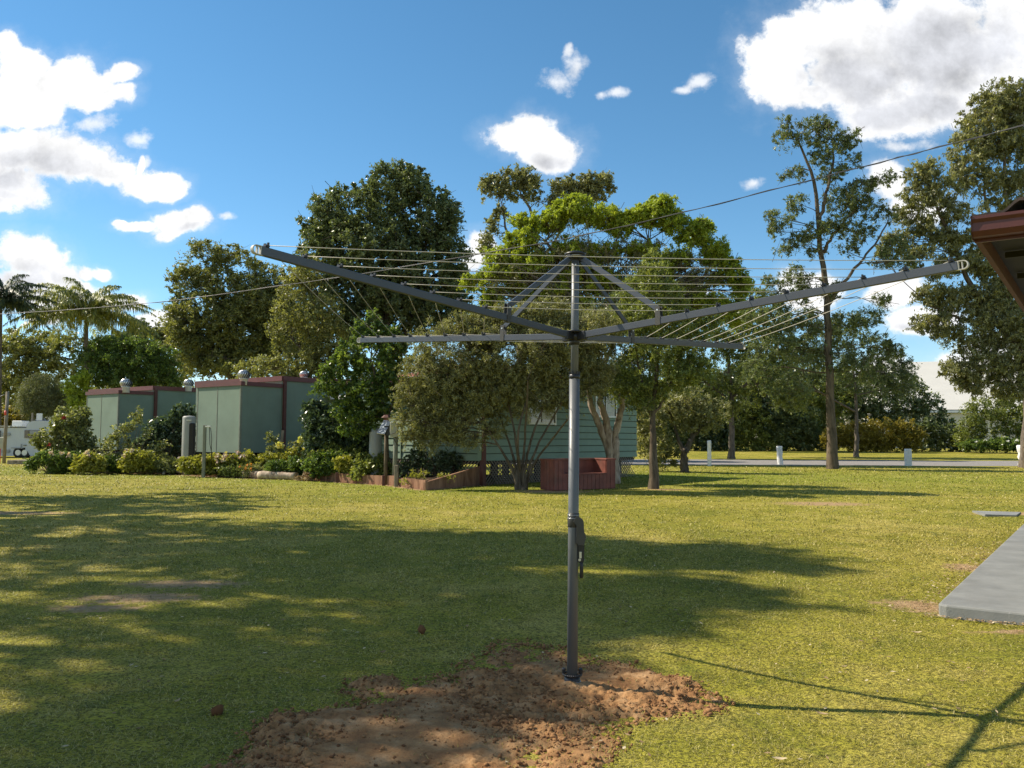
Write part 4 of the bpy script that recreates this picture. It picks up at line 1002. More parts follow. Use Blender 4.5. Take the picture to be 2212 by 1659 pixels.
# ---- garden bed
root_bed = MB(); inner = [Vector((p_.x+0.25, p_.y+0.35, 0.26)) for p_ in EDGE]; outer = [Vector((p_.x, p_.y+0.12, 0.16)) for p_ in EDGE]
far_ = [Vector((-0.6, 27.0, 0.2)), Vector((-6, 31, 0.25)), Vector((-9.5, 36.5, 0.25)), Vector((-18, 43, 0.25)), Vector((-23.5, 42, 0.2))]
n_ = len(EDGE); vs = [Vector((v.x, v.y, -0.05)) for v in outer]+outer+inner
fs = [(i, i+1, n_+i+1, n_+i) for i in range(n_-1)]+[(n_+i, n_+i+1, 2*n_+i+1, 2*n_+i) for i in range(n_-1)]
root_bed.add(vs, fs); b0 = len(root_bed.v)
root_bed.add(inner+far_, [tuple(range(n_+len(far_)))])
tag(root_bed.build('garden_bed', M['soil_bed']), kind='structure')
# round logs on the left, sawn sleepers on the right
def log(px0, py0, px1, py1, rad, zoff, lb, seed):
    a = gnd(px0, py0); b_ = gnd(px1, py1); a.z = rad+zoff; b_.z = rad+zoff; r = random.Random(seed); n = 9
    pts = [a.lerp(b_, i/(n-1))+Vector((0, r.uniform(-1, 1)*0.02, r.uniform(-1, 1)*0.02)) for i in range(n)]
    mb = MB(); mb.tube(pts, [rad*r.uniform(0.86, 1.1) for _ in pts], 14)
    c = (a+b_)/2; tag(mb.build('garden_log', M['log'], None, (c.x, c.y, 0)), lb, 'log', 'logs edging the flower bed')
log(118, 1019, 168, 1021, 0.13, 0, 'weathered log under the red flowers at the left end of the bed, lower one', 1)
log(112, 1018.5, 172, 1020.5, 0.13, 0.25, 'pale weathered log at the left end of the bed, resting on a lower log', 2)
log(196, 1023, 266, 1023.5, 0.17, 0, 'weathered log below the first yellow green hydrangea', 3)
log(262, 1023, 350, 1024, 0.14, 0, 'lower log below the teal hose', 4)
log(268, 1021.5, 340, 1022.5, 0.13, 0.25, 'upper pale log just below the teal hose', 5)
log(345, 1024, 398, 1026, 0.16, 0.04, 'reddish weathered log beside the leaning timber', 6)
log(400, 1026, 470, 1029, 0.13, 0, 'dark log behind the foot of the grey steel post', 7)
log(478, 1030, 560, 1034, 0.14, 0, 'shaded log under the middle hydrangeas', 8)
log(560, 1035, 640, 1037, 0.14, 0, 'log overhung by trailing leaves, left of the sawn sleepers', 9)
def sleeper(a, b_, z0, z1, lb, z0b=None, z1b=None, th=0.08, mat='timber'):
    a = gnd(*a); b_ = gnd(*b_); d = (b_-a).normalized(); n = Vector((-d.y, d.x, 0)); z0b = z0 if z0b is None else z0b; z1b = z1 if z1b is None else z1b
    mb = MB(); A_ = [a+Z*z0, b_+Z*z0b, b_+Z*z1b, a+Z*z1]; mb.prism([A_[0], A_[1], A_[2], A_[3]], n*th)
    tag(mb.build('garden_sleeper', M[mat], None, (a.x, a.y, 0)), lb, 'sleeper', 'sawn sleepers edging the flower bed')
sleeper((655, 1037), (727, 1041), 0, 0.30, 'brown sawn sleeper, leftmost of the plank edging')
sleeper((728, 1041.3), (828, 1048.3), 0, 0.29, 'long brown sawn sleeper right of the first upright stake')
sleeper((833, 1048.7), (851, 1050), 0, 0.31, 'short sleeper offcut beside the post with the meter box')
sleeper((862, 1051.5), (918, 1058.5), 0, 0.27, 'sleeper with a slanting end right of the meter box post')
sleeper((919, 1058.7), (1041, 1049), 0, 0.22, 'dark shaded sleeper that tapers up towards the cottage corner', 0, 0.62)
for px, py in ((729, 1042.5), (829, 1049.8)):
    g_ = gnd(px, py); mb = MB(); mb.box((g_.x, g_.y-0.04, 0.15), (0.09, 0.05, 0.36), None, 0.005)
    tag(mb.build('garden_stake', M['post_brown'], None, (g_.x, g_.y, 0)), 'dark upright stake in front of the sleepers, '+('left one' if px < 800 else 'right one next to the short offcut'), 'stake')
mb = MB(); g_ = gnd(856, 1051.5)
mb.box((g_.x, g_.y, 0.30), (0.12, 0.12, 0.7), None, 0.01); tag(mb.build('timber_post', M['timber_grey'], None, (g_.x, g_.y, 0)), 'low timber post where the sleepers turn, below the meter box', 'post')
# leaning timbers
def lean(p, Y0, q_, Y1, w_, lb, mat='timber_grey'):
    a = at(p[0], p[1], Y0); b2 = at(q_[0], q_[1], Y1); mb = MB(); mb.bar(a, b2, w_, w_*0.7)
    tag(mb.build('leaning_timber', M[mat], None, tuple(a)), lb, 'timber')
lean((353, 1023), 32.2, (388, 988), 34.5, 0.09, 'grey timber leaning against the water heater')
lean((575, 1012), 31.3, (640, 975), 32.5, 0.10, 'grey timber rail slanting up among the middle hydrangeas')
lean((700, 1010), 29.0, (742, 980), 30.5, 0.07, 'thin timber slanting through the leaves below the camellia')
lean((606, 983), 32.3, (611, 930), 32.3, 0.12, 'short grey upright timber in front of the brown cabin corner')
# hose
pts = [at(x, y, Y) for x, y, Y in [(214, 1002, 33.2), (224, 1001, 33.0), (233, 994, 33.2), (240, 989, 33.4), (247, 994, 33.3), (254, 1000, 33.1)]]
mb = MB(); P_ = smooth_path(pts, 24); mb.tube([Vector(p_) for p_ in P_], 0.035, 8); tag(mb.build('garden_hose', M['hose'], None, tuple(pts[0])), 'teal garden hose looped over the log edging', 'hose')
# water heater
c_ = at(406, 1000, 32.5); root = empty('water_heater', (c_.x, c_.y, 0), 'pale grey upright water heater between the two green cabins', 'water heater')
zt_ = at(406, 899, 32.5).z; rad = 0.245
mb = MB(); mb.lathe((c_.x, c_.y, 0), [(rad*0.98, 0.2), (rad, 0.24), (rad, zt_-0.07), (rad*0.96, zt_-0.03), (rad*0.8, zt_), (0.02, zt_+0.02)], 28); mb.build('tank', M['heater'], root)
mb = MB(); mb.box((c_.x+0.18, c_.y-0.15, 1.25), (0.22, 0.16, 1.5), None, 0.03); mb.build('side_box', M['dark_void'], root)
mb = MB(); mb.box((c_.x-0.16, c_.y-0.24, 0.32), (0.12, 0.1, 0.2), None, 0.01); mb.build('valve_box', M['heater'], root)
mb = MB(); mb.box((c_.x+0.08, c_.y-0.25, zt_-0.16), (0.2, 0.012, 0.03)); mb.build('handle_slot', M['white_frame'], root)
# grey steel post with cable
g_ = gnd(439.5, 1030.5); g_.y -= 0.5; g_.x *= (g_.y/(g_.y+0.5)); root = empty('steel_post', (g_.x, g_.y, 0), 'thin grey green steel post standing in front of the right green cabin', 'post')
zt_ = at(439, 918, g_.y).z
mb = MB(); mb.box((g_.x, g_.y, zt_/2-0.05), (0.105, 0.09, zt_+0.1), None, 0.008); mb.build('shaft', M['post_green'], root)
mb = MB(); mb.box((g_.x+0.13, g_.y-0.02, zt_-0.06), (0.2, 0.1, 0.05), None, 0.008); mb.build('tap_head', M['white_frame'], root)
mb = MB(); mb.tube([Vector((g_.x+0.18, g_.y-0.03, zt_-0.08)), Vector((g_.x+0.20, g_.y, zt_-0.7)), Vector((g_.x+0.30, g_.y+0.05, zt_-1.2)), Vector((g_.x+0.5, g_.y+0.1, zt_-1.5))], 0.012, 6)
mb.tube([Vector((g_.x+0.22, g_.y-0.03, zt_-0.10)), Vector((g_.x+0.26, g_.y, zt_-0.5)), Vector((g_.x+0.24, g_.y+0.05, zt_-1.5))], 0.012, 6); mb.build('cable', M['black_plastic'], root)
# meter box on green post, tilted panel, lantern
g_ = gnd(852, 1050.5); Yp = g_.y+0.3; root = empty('meter_post', (g_.x, Yp, 0), 'round timber post carrying a cream meter box in front of the cottage', 'meter post')
c_ = at(855, 990, Yp); zt_ = at(855, 912, Yp).z
mb = MB(); mb.tube([Vector((c_.x-0.03, Yp, -0.05)), Vector((c_.x, Yp, zt_-0.1))], 0.075, 12); mb.build('post', M['post_green'], root)
cb = at(851.5, 928, Yp-0.12); mb = MB(); mb.box(cb, (0.24, 0.16, 0.46), None, 0.012); bx = mb.build('meter_box', M['box_cream'], root)
mb = MB(); P_ = smooth_path([at(858, 917, Yp-0.22), at(859.5, 928, Yp-0.22), at(853, 935, Yp-0.24), at(843, 938, Yp-0.22)], 14); mb.tube([Vector(v) for v in P_], 0.010, 6)
P_ = smooth_path([at(854, 943, Yp-0.1), at(853, 952, Yp-0.2), at(858, 960, Yp-0.15)], 10); mb.tube([Vector(v) for v in P_], 0.014, 6); mb.build('cable', M['dark_gear'], bx)
mb = MB(); pa = [at(814, 937, Yp-0.25), at(831, 939, Yp-0.25), at(844, 911, Yp+0.05), at(829, 909, Yp+0.05)]; nrm = (pa[1]-pa[0]).cross(pa[3]-pa[0]).normalized()
mb.prism(pa, nrm*0.03); tp_ = mb.build('tilted_panel', M['galv'], root)
mb = MB(); mb.box(at(838, 930, Yp-0.02), (0.22, 0.2, 0.3)); mb.build('panel_box', M['black_plastic'], root)
mb = MB()
g2 = at(833, 1040, Yp+0.1); mb.tube([Vector((g2.x, g2.y, 0)), Vector((g2.x, g2.y, at(833, 930, Yp).z))], 0.06, 10); mb.build('panel_post', M['bark_brown'], root)
# mottled panel face
m, t = new_mat('panel_face'); n = t.noise(pos(t), 16, 3, 0.5); p = principled(t, t.ramp(n, [(0.55, (0.13, 0.16, 0.20)), (0.60, (0.75, 0.78, 0.8))]), 0.3); t.l.new(p.outputs[0], t.out.inputs[0]); M['panel_face'] = m
mb = MB(); cc_ = sum(pa, Vector((0, 0, 0)))/4; sgn = 1 if nrm.y < 0 else 0
off_ = nrm*(0.033 if sgn else -0.003); mb.add([cc_+(v-cc_)*0.94+off_ for v in pa], [(0, 1, 2, 3)]); mb.build('panel_face', M['panel_face'], tp_)
ln = at(835, 905, Yp+0.2); root = empty('bird_feeder', tuple(ln), 'small timber bird feeder with a dark roof above the tilted panel', 'bird feeder')
mb = MB(); mb.box(ln+Z*-0.06, (0.16, 0.16, 0.16)); mb.build('body', M['timber'], root)
mb = MB(); mb.box(ln+Z*-0.15, (0.24, 0.24, 0.02)); mb.build('tray', M['white_frame'], root)
mb = MB(); mb.lathe(ln, [(0.16, 0.03), (0.17, 0.04), (0.08, 0.12), (0.01, 0.13)], 6, smooth=False); mb.build('roof', M['post_brown'], root)
mb = MB(); mb.tube([ln-Z*0.15, Vector((ln.x, ln.y, 0))], 0.03, 8); mb.build('pole', M['timber_grey'], root)
# pale water butt behind the meter post
c_ = at(811, 960, Yp+1.3); mb = MB(); zt_ = at(811, 925, Yp+1.3).z; mb.lathe((c_.x, c_.y, 0), [(0.20, 0), (0.21, 0.05), (0.20, zt_-0.12), (0.15, zt_-0.02), (0.03, zt_)], 20)
tag(mb.build('gas_bottle', M['heater'], None, (c_.x, c_.y, 0)), 'pale rounded gas bottle half hidden left of the tilted panel', 'gas bottle')

# ---- red box bench
BO = Vector((1.19, 23.6, 0)); bd = Vector((0.83, 0.558, 0)).normalized(); hub = Vector((-bd.y, bd.x, 0)); bn = -hub; BL = 2.25; BD = 0.62
root = empty('bench', tuple(BO), 'dark red timber box bench with solid arms beside the multi stemmed tree', 'bench')
mb = MB(); H_ = 0.86; A1 = 0.33
def vboards(o_, d_, n_, L_w, z0, z1, name):
    mb = MB(); s = 0.0; w_ = 0.145
    while s < L_w-0.02:
        w2 = min(w_-0.008, L_w-s); mb.box(o_+d_*(s+w2/2)+n_*(0.008+0.004*((int(s*10)) % 2))+Z*((z0+z1)/2), (w2, 0.02, z1-z0), (d_, n_, Z), 0.003); s += w_
    return mb.build(name, M['bench_red'], root)
vboards(BO, bd, bn, A1, 0.02, H_, 'arm_front'); vboards(BO+bd*(BL-A1), bd, bn, A1, 0.02, H_, 'arm_front')
vboards(BO+bd*A1, bd, bn, BL-2*A1, 0.02, 0.44, 'seat_front'); vboards(BO+hub*BD, -hub, -bd, BD, 0.02, H_, 'arm_side')
mb = MB(); mb.box(BO+bd*(A1/2)+hub*BD/2+Z*(H_+0.02), (A1+0.06, BD+0.06, 0.045), (bd, hub, Z), 0.006); mb.build('arm_top', M['bench_red'], root)
mb = MB(); mb.box(BO+bd*(BL-A1/2)+hub*BD/2+Z*(H_+0.02), (A1+0.06, BD+0.06, 0.045), (bd, hub, Z), 0.006); mb.build('arm_top', M['bench_red'], root)
mb = MB(); mb.box(BO+bd*(BL/2)+hub*(BD/2-0.02)+Z*0.465, (BL-2*A1+0.01, BD, 0.045), (bd, hub, Z), 0.006); mb.build('seat', M['bench_red'], root)
mb = MB(); mb.box(BO+bd*(BL/2)+hub*(BD-0.02)+Z*(H_/2+0.02), (BL-0.1, 0.05, H_-0.05), (bd, hub, Z)); mb.box(BO+bd*(BL/2)+hub*(BD-0.04)+Z*(H_+0.02), (BL-2*A1-0.065, 0.14, 0.045), (bd, hub, Z)); mb.build('backrest', M['bench_red'], root)
for s_ in (A1, BL-A1):
    mb = MB(); mb.box(BO+bd*s_+hub*BD/2+Z*(H_/2+0.01), (0.03, BD-0.04, H_-0.04), (bd, hub, Z)); mb.build('arm_inner', M['bench_red'], root)
mb = MB(); mb.box(BO+bd*(BL-0.01)+hub*BD/2+Z*(H_/2), (0.03, BD-0.02, H_-0.04), (bd, hub, Z)); mb.build('arm_side', M['bench_red'], root)

# ---- bollards
for (px, pb, pt, wpx, sh, lb) in [(1532.5, 1007, 952, 8.5, 0.0, 'slender tall white painted post beside the road, leftmost'), (1685.5, 1003.5, 964, 12, 0.06, 'knobbly white painted log bollard left of the lone tall tree'),
        (1962, 1006.5, 970, 15, 0.02, 'thick white painted log bollard right of the lone tall tree'), (2213, 1006, 962, 22, 0.10, 'white painted log bollard cut by the right edge of the photo')]:
    g_ = gnd(px, pb); z_ = at(px, pt, g_.y).z; r = random.Random(int(px)); w_ = wpx/FPX*g_.y/2; mb = MB(); pts = []; rd = []
    for i in range(9):
        f = i/8; pts.append(Vector((g_.x+r.uniform(-1, 1)*sh*w_*2+(-sh*0.8*f if sh > 0.05 else 0), g_.y, -0.1+(z_+0.1)*f))); rd.append(w_*(1+r.uniform(-1, 1)*(0.03+sh)))
    rd[-1] *= 0.97; pts.append(pts[-1]+Z*0.015); rd.append(rd[-1]*0.8); mb.tube(pts, rd, 16)
    tag(mb.build('bollard', M['white_paint'], None, (g_.x, g_.y, 0)), lb, 'bollard', 'white bollards along the road')

# ---- caravan at left
YV = 56.0; vl = at(-60, 990, YV).x; vr = at(150, 990, YV).x; root = empty('caravan', ((vl+vr)/2, YV, 0), 'white caravan parked at the far left behind the rose bush', 'caravan')
zb_ = at(40, 985, YV).z; z1_ = at(30, 924, YV).z; z2_ = at(80, 909, YV).z; xs_ = at(56, 950, YV).x
mb = MB(); mb.prism([Vector((vl, YV, zb_)), Vector((xs_, YV, zb_)), Vector((xs_, YV, z1_)), Vector((vl+0.3, YV, z1_)), Vector((vl, YV, z1_-0.4))], (0, 2.3, 0)); mb.build('body', M['van_white'], root)
prof = [(xs_+0.003, zb_), (vr-0.5, zb_), (vr, zb_+0.5), (vr, z2_-0.9), (vr-0.25, z2_-0.35), (vr-0.7, z2_-0.08), (vr-1.1, z2_), (xs_+0.5, z2_), (xs_+0.2, z2_-0.08), (xs_+0.05, z2_-0.25), (xs_+0.003, z1_-0.1)]
mb = MB(); mb.prism([Vector((x, YV-0.03, z)) for x, z in prof], (0, 2.36, 0)); mb.build('front_body', M['van_white'], root)
def vbox(p0, p1, nm, mat, dy=0.05, par=None):
    a = at(p0[0], p0[1], YV); b2 = at(p1[0], p1[1], YV); mb = MB(); mb.box(((a.x+b2.x)/2, YV-0.03-dy/2, (a.z+b2.z)/2), (abs(b2.x-a.x), dy, abs(a.z-b2.z)), None, 0.0); return mb.build(nm, M[mat], par or root)
vbox((54.5, 929), (63, 946), 'window', 'glass_dark'); wv_ = vbox((65, 929), (98, 947), 'window', 'glass_dark'); vbox((66, 930), (97, 937), 'blind', 'van_trim', 0.06, wv_)
vbox((-20, 930), (1.5, 948), 'window', 'glass_dark'); vbox((5, 935), (22, 942), 'vent', 'van_trim', 0.04); vbox((4, 971), (21, 978), 'vent', 'van_trim', 0.04); vbox((52, 961), (58, 962.5), 'door_handle', 'glass_dark', 0.06)
vbox((25, 966.5), (46, 968.5), 'stripe', 'van_trim', 0.036); vbox((46, 959), (47, 968), 'stripe', 'van_trim', 0.036); vbox((-60, 919.5), (56, 921.5), 'roof_rail', 'white_frame', 0.1)
a = at(34, 922, YV+1); b2 = at(56, 909, YV+1); mb = MB(); mb.box(((a.x+b2.x)/2, YV+1, (a.z+b2.z)/2), (b2.x-a.x, 0.9, b2.z-a.z), None, 0.03); ac = mb.build('air_conditioner', M['white_frame'], root)
for px in (39, 53):
    wc = at(px, 990, YV); mb = MB(); r_ = 0.34; mb.tube([Vector((wc.x, YV-0.02, r_)), Vector((wc.x, YV+0.25, r_))], r_, 24); wh = mb.build('wheel', M['rubber'], root)
    mb = MB(); mb.tube([Vector((wc.x, YV-0.05, r_)), Vector((wc.x, YV-0.015, r_))], r_*0.55, 20); mb.build('rim', M['galv'], wh)
a = at(29, 992, YV); b2 = at(50, 978, YV); mb = MB(); mb.prism([Vector((a.x, YV-0.045, zb_)), Vector((b2.x+0.5, YV-0.045, zb_)), Vector((b2.x+0.3, YV-0.045, zb_+0.32)), Vector((a.x+0.55, YV-0.045, zb_+0.30))], (0, 0.02, 0)); mb.build('wheel_arch', M['dark_void'], root)
# blue tarp tent behind it
c_ = at(60, 905, 66); mb = MB(); w_ = 1.4; zt_ = at(60, 900, 66).z; mb.prism([Vector((c_.x-w_, 66, 0)), Vector((c_.x+w_*1.3, 66, 0)), Vector((c_.x+w_*1.2, 66, zt_-0.7)), Vector((c_.x, 66, zt_)), Vector((c_.x-w_, 66, zt_-0.5))], (0, 2, 0))
tag(mb.build('tent', M['blue_tarp'], None, (c_.x, 66, 0)), 'blue tent roof showing above the caravan', 'tent')
for px, p0, p1, lb in ((85.5, 893, 921, 'white number sign on a stake above the caravan'),):
    c_ = at(px, p0, 60); root = empty('site_sign', (c_.x, 60, 0), lb, 'sign'); mb = MB(); mb.box((c_.x, 60, c_.z-0.25), (0.42, 0.03, 0.5)); mb.box((c_.x+0.05, 60, c_.z-0.72), (0.6, 0.03, 0.36)); mb.build('plate', M['white_frame'], root)
    mb = MB(); mb.box((c_.x, 60.05, c_.z/2), (0.06, 0.05, c_.z)); mb.build('stake', M['timber_grey'], root)
c_ = at(70.5, 892, 59); mb = MB(); mb.box((c_.x, 59, c_.z/2), (0.1, 0.1, c_.z)); tag(mb.build('timber_stake', M['timber_grey'], None, (c_.x, 59, 0)), 'thin upright timber stake left of the white number sign', 'stake')
# tall service pole and power pedestal at the left edge
g_ = gnd(8.5, 1001); zt_ = at(16.5, 846, g_.y); root = empty('service_pole', (g_.x, g_.y, 0), 'slim grey leaning service pole in front of the caravan', 'pole')
mb = MB(); mb.tube([g_, Vector((zt_.x, g_.y, zt_.z))], 0.085, 12); mb.build('pole', M['timber_grey'], root)
rm_ = at(13.5, 892, g_.y); mb = MB(); mb.tube([rm_-Z*0.12, rm_+Z*0.12], 0.095, 12); mb.build('red_band', M['red_paint'], root)
mb = MB(); mb.tube([Vector((zt_.x, g_.y, zt_.z-0.1)), Vector((zt_.x-0.35, g_.y, zt_.z-0.25)), Vector((zt_.x-1.2, g_.y, zt_.z-0.7))], 0.02, 6); mb.build('cable', M['wire'], root)
g_ = gnd(4.5, 1000); root = empty('power_pedestal', (g_.x, g_.y, 0), 'small cream power box on a red stand at the left edge', 'power box')
c_ = at(5, 957, g_.y); mb = MB(); mb.box(c_-Vector((0, 0.05, 0)), (0.42, 0.25, 0.62), None, 0.02); mb.build('box', M['box_cream'], root)
mb = MB(); mb.box((c_.x-0.1, g_.y, c_.z/2), (0.05, 0.05, c_.z)); mb.box((c_.x+0.1, g_.y, c_.z/2), (0.05, 0.05, c_.z)); mb.build('stand', M['red_paint'], root)
a = gnd(15, 1003); b2 = gnd(88, 1003); mb = MB(); mb.box(((a.x+b2.x)/2, a.y+1.2, 0.10), (b2.x-a.x, 2.4, 0.22), None, 0.01); tag(mb.build('concrete_step', M['timber_grey'], None, (a.x, a.y, 0)), 'low brown edged concrete step by the caravan', 'step')
# picnic table behind the small tree, fire pit things
Y_ = 50; c_ = at(1598, 985, Y_+8)
# pole among right bushes
g_ = gnd(1686, 990); 

# ---- overhead wire across the picture
pts = []
Pp = [(2700, 150, 14), (2212, 271, 17), (2000, 325, 18.5), (1900, 351, 19.2), (1700, 402, 20.5), (1475, 459, 22), (1230, 514, 24), (1010, 553, 26), (760, 595, 28.5), (600, 618, 30), (400, 646, 32), (240, 662, 34), (90, 673, 36), (-100, 682, 38), (-500, 690, 42)]
P_ = smooth_path([at(x, y, Y) for x, y, Y in Pp], 90); mb = MB(); mb.tube([Vector(v) for v in P_], 0.011, 6)
mb.tube([Vector(v)+Vector((0, 0.0, 0.022*math.sin(i*1.3))) for i, v in enumerate(P_)], 0.008, 5)
tag(mb.build('overhead_cable', M['wire'], None, tuple(P_[0])), 'twisted overhead power cable sagging across the sky and trees', 'cable')
# ================================================================== trees
BT = 'tall trees behind the cabins'
# T1 dark dense tree
Y = 60
lb = [(760, 470, 70, 70), (840, 410, 60, 55), (925, 470, 70, 70), (975, 560, 38, 80), (700, 560, 55, 85), (800, 540, 110, 100), (905, 610, 85, 100), (725, 680, 60, 60), (820, 690, 90, 70), (940, 680, 60, 50), (690, 480, 42, 55), (890, 400, 42, 42), (960, 470, 30, 50), (850, 600, 90, 90), (985, 640, 32, 50)]
b0 = GB(845, Y); tree('dense_tree', 'tall dense dark green tree with a rounded crown, left of the hoist mast', 'tree', 101, lobes3(lb, Y, 0.9), [[b0, G3(842, 800, Y), G3(835, 690, Y), G3(840, 560, Y)], [G3(843, 790, Y), G3(800, 700, Y), G3(775, 560, Y)], [G3(843, 780, Y), G3(890, 680, Y), G3(915, 560, Y)]],
     M['leaf_dark'], M['bark_dark'], 0.42, 0.14, 0.50, 1.7, 62, 0.205, 0.115, BT, gap=0.33, gapf=0.5, twigs=5)
# T2 olive gums
Y = 76
lb = [(450, 545, 38, 28), (505, 552, 42, 22), (430, 575, 50, 28), (400, 612, 38, 36), (470, 610, 60, 40), (565, 610, 50, 50), (450, 680, 70, 62), (560, 700, 80, 80), (640, 640, 45, 70), (415, 750, 45, 60), (500, 780, 80, 50), (620, 740, 60, 70), (380, 690, 22, 40), (640, 720, 50, 60), (530, 640, 60, 60), (500, 700, 70, 70), (400, 700, 40, 60), (600, 680, 60, 60), (470, 760, 60, 50), (560, 640, 50, 50), (560, 780, 60, 40)]
b0 = GB(500, Y); tree('olive_gum_tree', 'broad olive green gum tree left of the dark dense tree', 'tree', 102, lobes3(lb, Y, 0.8), [[b0, G3(505, 860, Y), G3(480, 740, Y), G3(455, 600, Y)], [G3(505, 850, Y), G3(560, 760, Y), G3(570, 640, Y)]],
     M['leaf_olive'], M['bark_grey'], 0.45, 0.12, 0.58, 1.6, 56, 0.23, 0.115, BT, gap=0.36, gapf=0.45)
Y = 56
lb = [(640, 790, 60, 40), (560, 800, 60, 30), (690, 760, 50, 50), (660, 820, 50, 30), (740, 800, 60, 40), (690, 690, 50, 60), (640, 640, 40, 50), (660, 590, 34, 40), (720, 740, 50, 40), (620, 700, 40, 50), (850, 790, 60, 40)]
b0 = GB(660, Y); tree('background_tree', 'olive tree behind the right green cabin, overlapping the dark dense tree', 'tree', 103, lobes3(lb, Y), [[b0, G3(662, 860, Y), G3(680, 770, Y)]], M['leaf_olive'], M['bark_dark'], 0.3, 0.1, 0.5, 1.4, 46, 0.19, 0.095, BT, gap=0.4)
# T3 sparse tall gum behind
Y = 82
lb = [(1105, 385, 34, 24), (1070, 395, 26, 20), (1140, 385, 26, 20), (1150, 410, 22, 28), (1060, 415, 24, 16), (1100, 420, 22, 16), (1080, 460, 14, 20), (1062, 490, 12, 22), (1050, 520, 12, 22), (1050, 545, 18, 16), (1215, 400, 24, 18), (1255, 400, 40, 22), (1290, 395, 30, 20), (1310, 385, 16, 12), (1230, 425, 40, 18), (1192, 436, 20, 12), (1280, 425, 30, 16), (1320, 405, 10, 12)]
b0 = GB(1120, Y); tree('tall_gum_tree', 'tall sparse gum with open leaf tufts rising behind the bright lime crown', 'tree', 104, lobes3(lb, Y), [[b0, G3(1125, 700, Y), G3(1130, 560, Y), G3(1150, 470, Y), G3(1125, 420, Y)], [G3(1130, 570, Y), G3(1095, 500, Y), G3(1085, 440, Y)], [G3(1128, 600, Y), G3(1200, 520, Y), G3(1250, 430, Y)]],
     M['leaf_gum'], M['bark_grey'], 0.4, 0.09, 0.5, 1.5, 42, 0.30, 0.13, BT, gap=0.33, gapf=0.6, twigs=5, droop=0.6, limb_from=0.5)
# T4 lime crowned paperbark: flat top tufts over brown twigs
Y = 50
lb = [(1090, 560, 50, 32), (1130, 520, 50, 34), (1180, 480, 50, 30), (1235, 462, 55, 28), (1300, 468, 50, 30), (1340, 490, 40, 30), (1400, 466, 45, 32), (1450, 480, 40, 32), (1500, 510, 45, 34), (1545, 550, 40, 40), (1570, 590, 35, 40), (1600, 640, 30, 30), (1050, 600, 34, 30), (1060, 640, 40, 30), (1150, 570, 60, 35), (1230, 540, 50, 30), (1300, 545, 50, 25), (1120, 620, 40, 25), (1160, 640, 50, 22), (1250, 655, 50, 20), (1380, 540, 45, 24), (1460, 560, 45, 25), (1510, 610, 40, 25), (1350, 620, 40, 20), (1430, 630, 50, 25), (1210, 600, 40, 18), (1050, 670, 35, 22), (1540, 660, 50, 30), (1590, 680, 45, 30), (1200, 640, 60, 34), (1300, 610, 60, 34), (1150, 690, 60, 34), (1080, 700, 50, 34), (1400, 690, 60, 34), (1330, 680, 50, 30), (1420, 590, 50, 30), (1100, 590, 50, 34), (1260, 590, 60, 34), (1480, 650, 50, 30), (1040, 740, 40, 30)]
lb = [(a_, b_, c_*0.86, d_*0.74) for a_, b_, c_, d_ in lb]+[(1245, 440, 36, 18), (1215, 450, 30, 16), (1430, 440, 32, 18), (1410, 452, 26, 16), (1345, 468, 26, 14), (1515, 492, 26, 18), (1600, 610, 24, 18), (1015, 610, 20, 20), (1125, 475, 26, 14)]
b0 = GB(1290, Y); L3 = lobes3(lb, Y, 1.5)
tree('lime_paperbark', 'broad tree with a bright lime green tufted crown over bare brown twigs', 'tree', 105, L3, [[b0, G3(1285, 850, Y), G3(1270, 720, Y), G3(1220, 600, Y), G3(1180, 520, Y)], [G3(1287, 840, Y), G3(1340, 700, Y), G3(1380, 600, Y), G3(1400, 520, Y)], [G3(1287, 830, Y), G3(1420, 720, Y), G3(1500, 620, Y), G3(1540, 570, Y)], [G3(1280, 800, Y), G3(1160, 700, Y), G3(1090, 600, Y)]],
     M['leaf_lime'], M['bark_brown'], 0.32, 0.08, 0.29, 1.75, 46, 0.165, 0.070, BT, gap=0.345, gapf=0.9, twigs=16, droop=-0.5, shell=0.45, twig_r=0.016)
# inner brown twigs and old leaves of the same crown
r_ = np.random.default_rng(1050); lt = [(1150, 590, 80, 60), (1250, 560, 90, 70), (1380, 580, 90, 70), (1480, 610, 80, 60), (1200, 660, 100, 50), (1340, 660, 110, 50), (1100, 620, 60, 60), (1480, 680, 80, 40)]
par = bpy.data.objects['lime_paperbark']; CP, C, rn = crown_pts(lobes3(lt, Y, 0.9), 0.5, 1.6, 34, r_, 0.1, 0.38, 0.7)
V, F, rr = leaf_mesh(C, rn*0.6, 0.16, 0.05, r_, -0.3); mesh_np('inner_foliage', V, F, M['leaf_brown'], par, attr={'rnd': ('FACE', rr)})
segs = []
for q in range(800):
    a = G3(r_.uniform(1200, 1420), r_.uniform(640, 760), Y)+r_.normal(size=3)*0.5
    b_ = CP[r_.integers(len(CP))]+r_.normal(size=3)*0.3; m_ = a*0.35+b_*0.65; segs.append((curve(m_, b_+(b_-m_)*0.3, r_, 0.12, 5), np.linspace(0.03, 0.010, 5)))
V, F = np_tubes(segs, 4); mesh_np('twigs', V, F, M['bark_grey'], par)
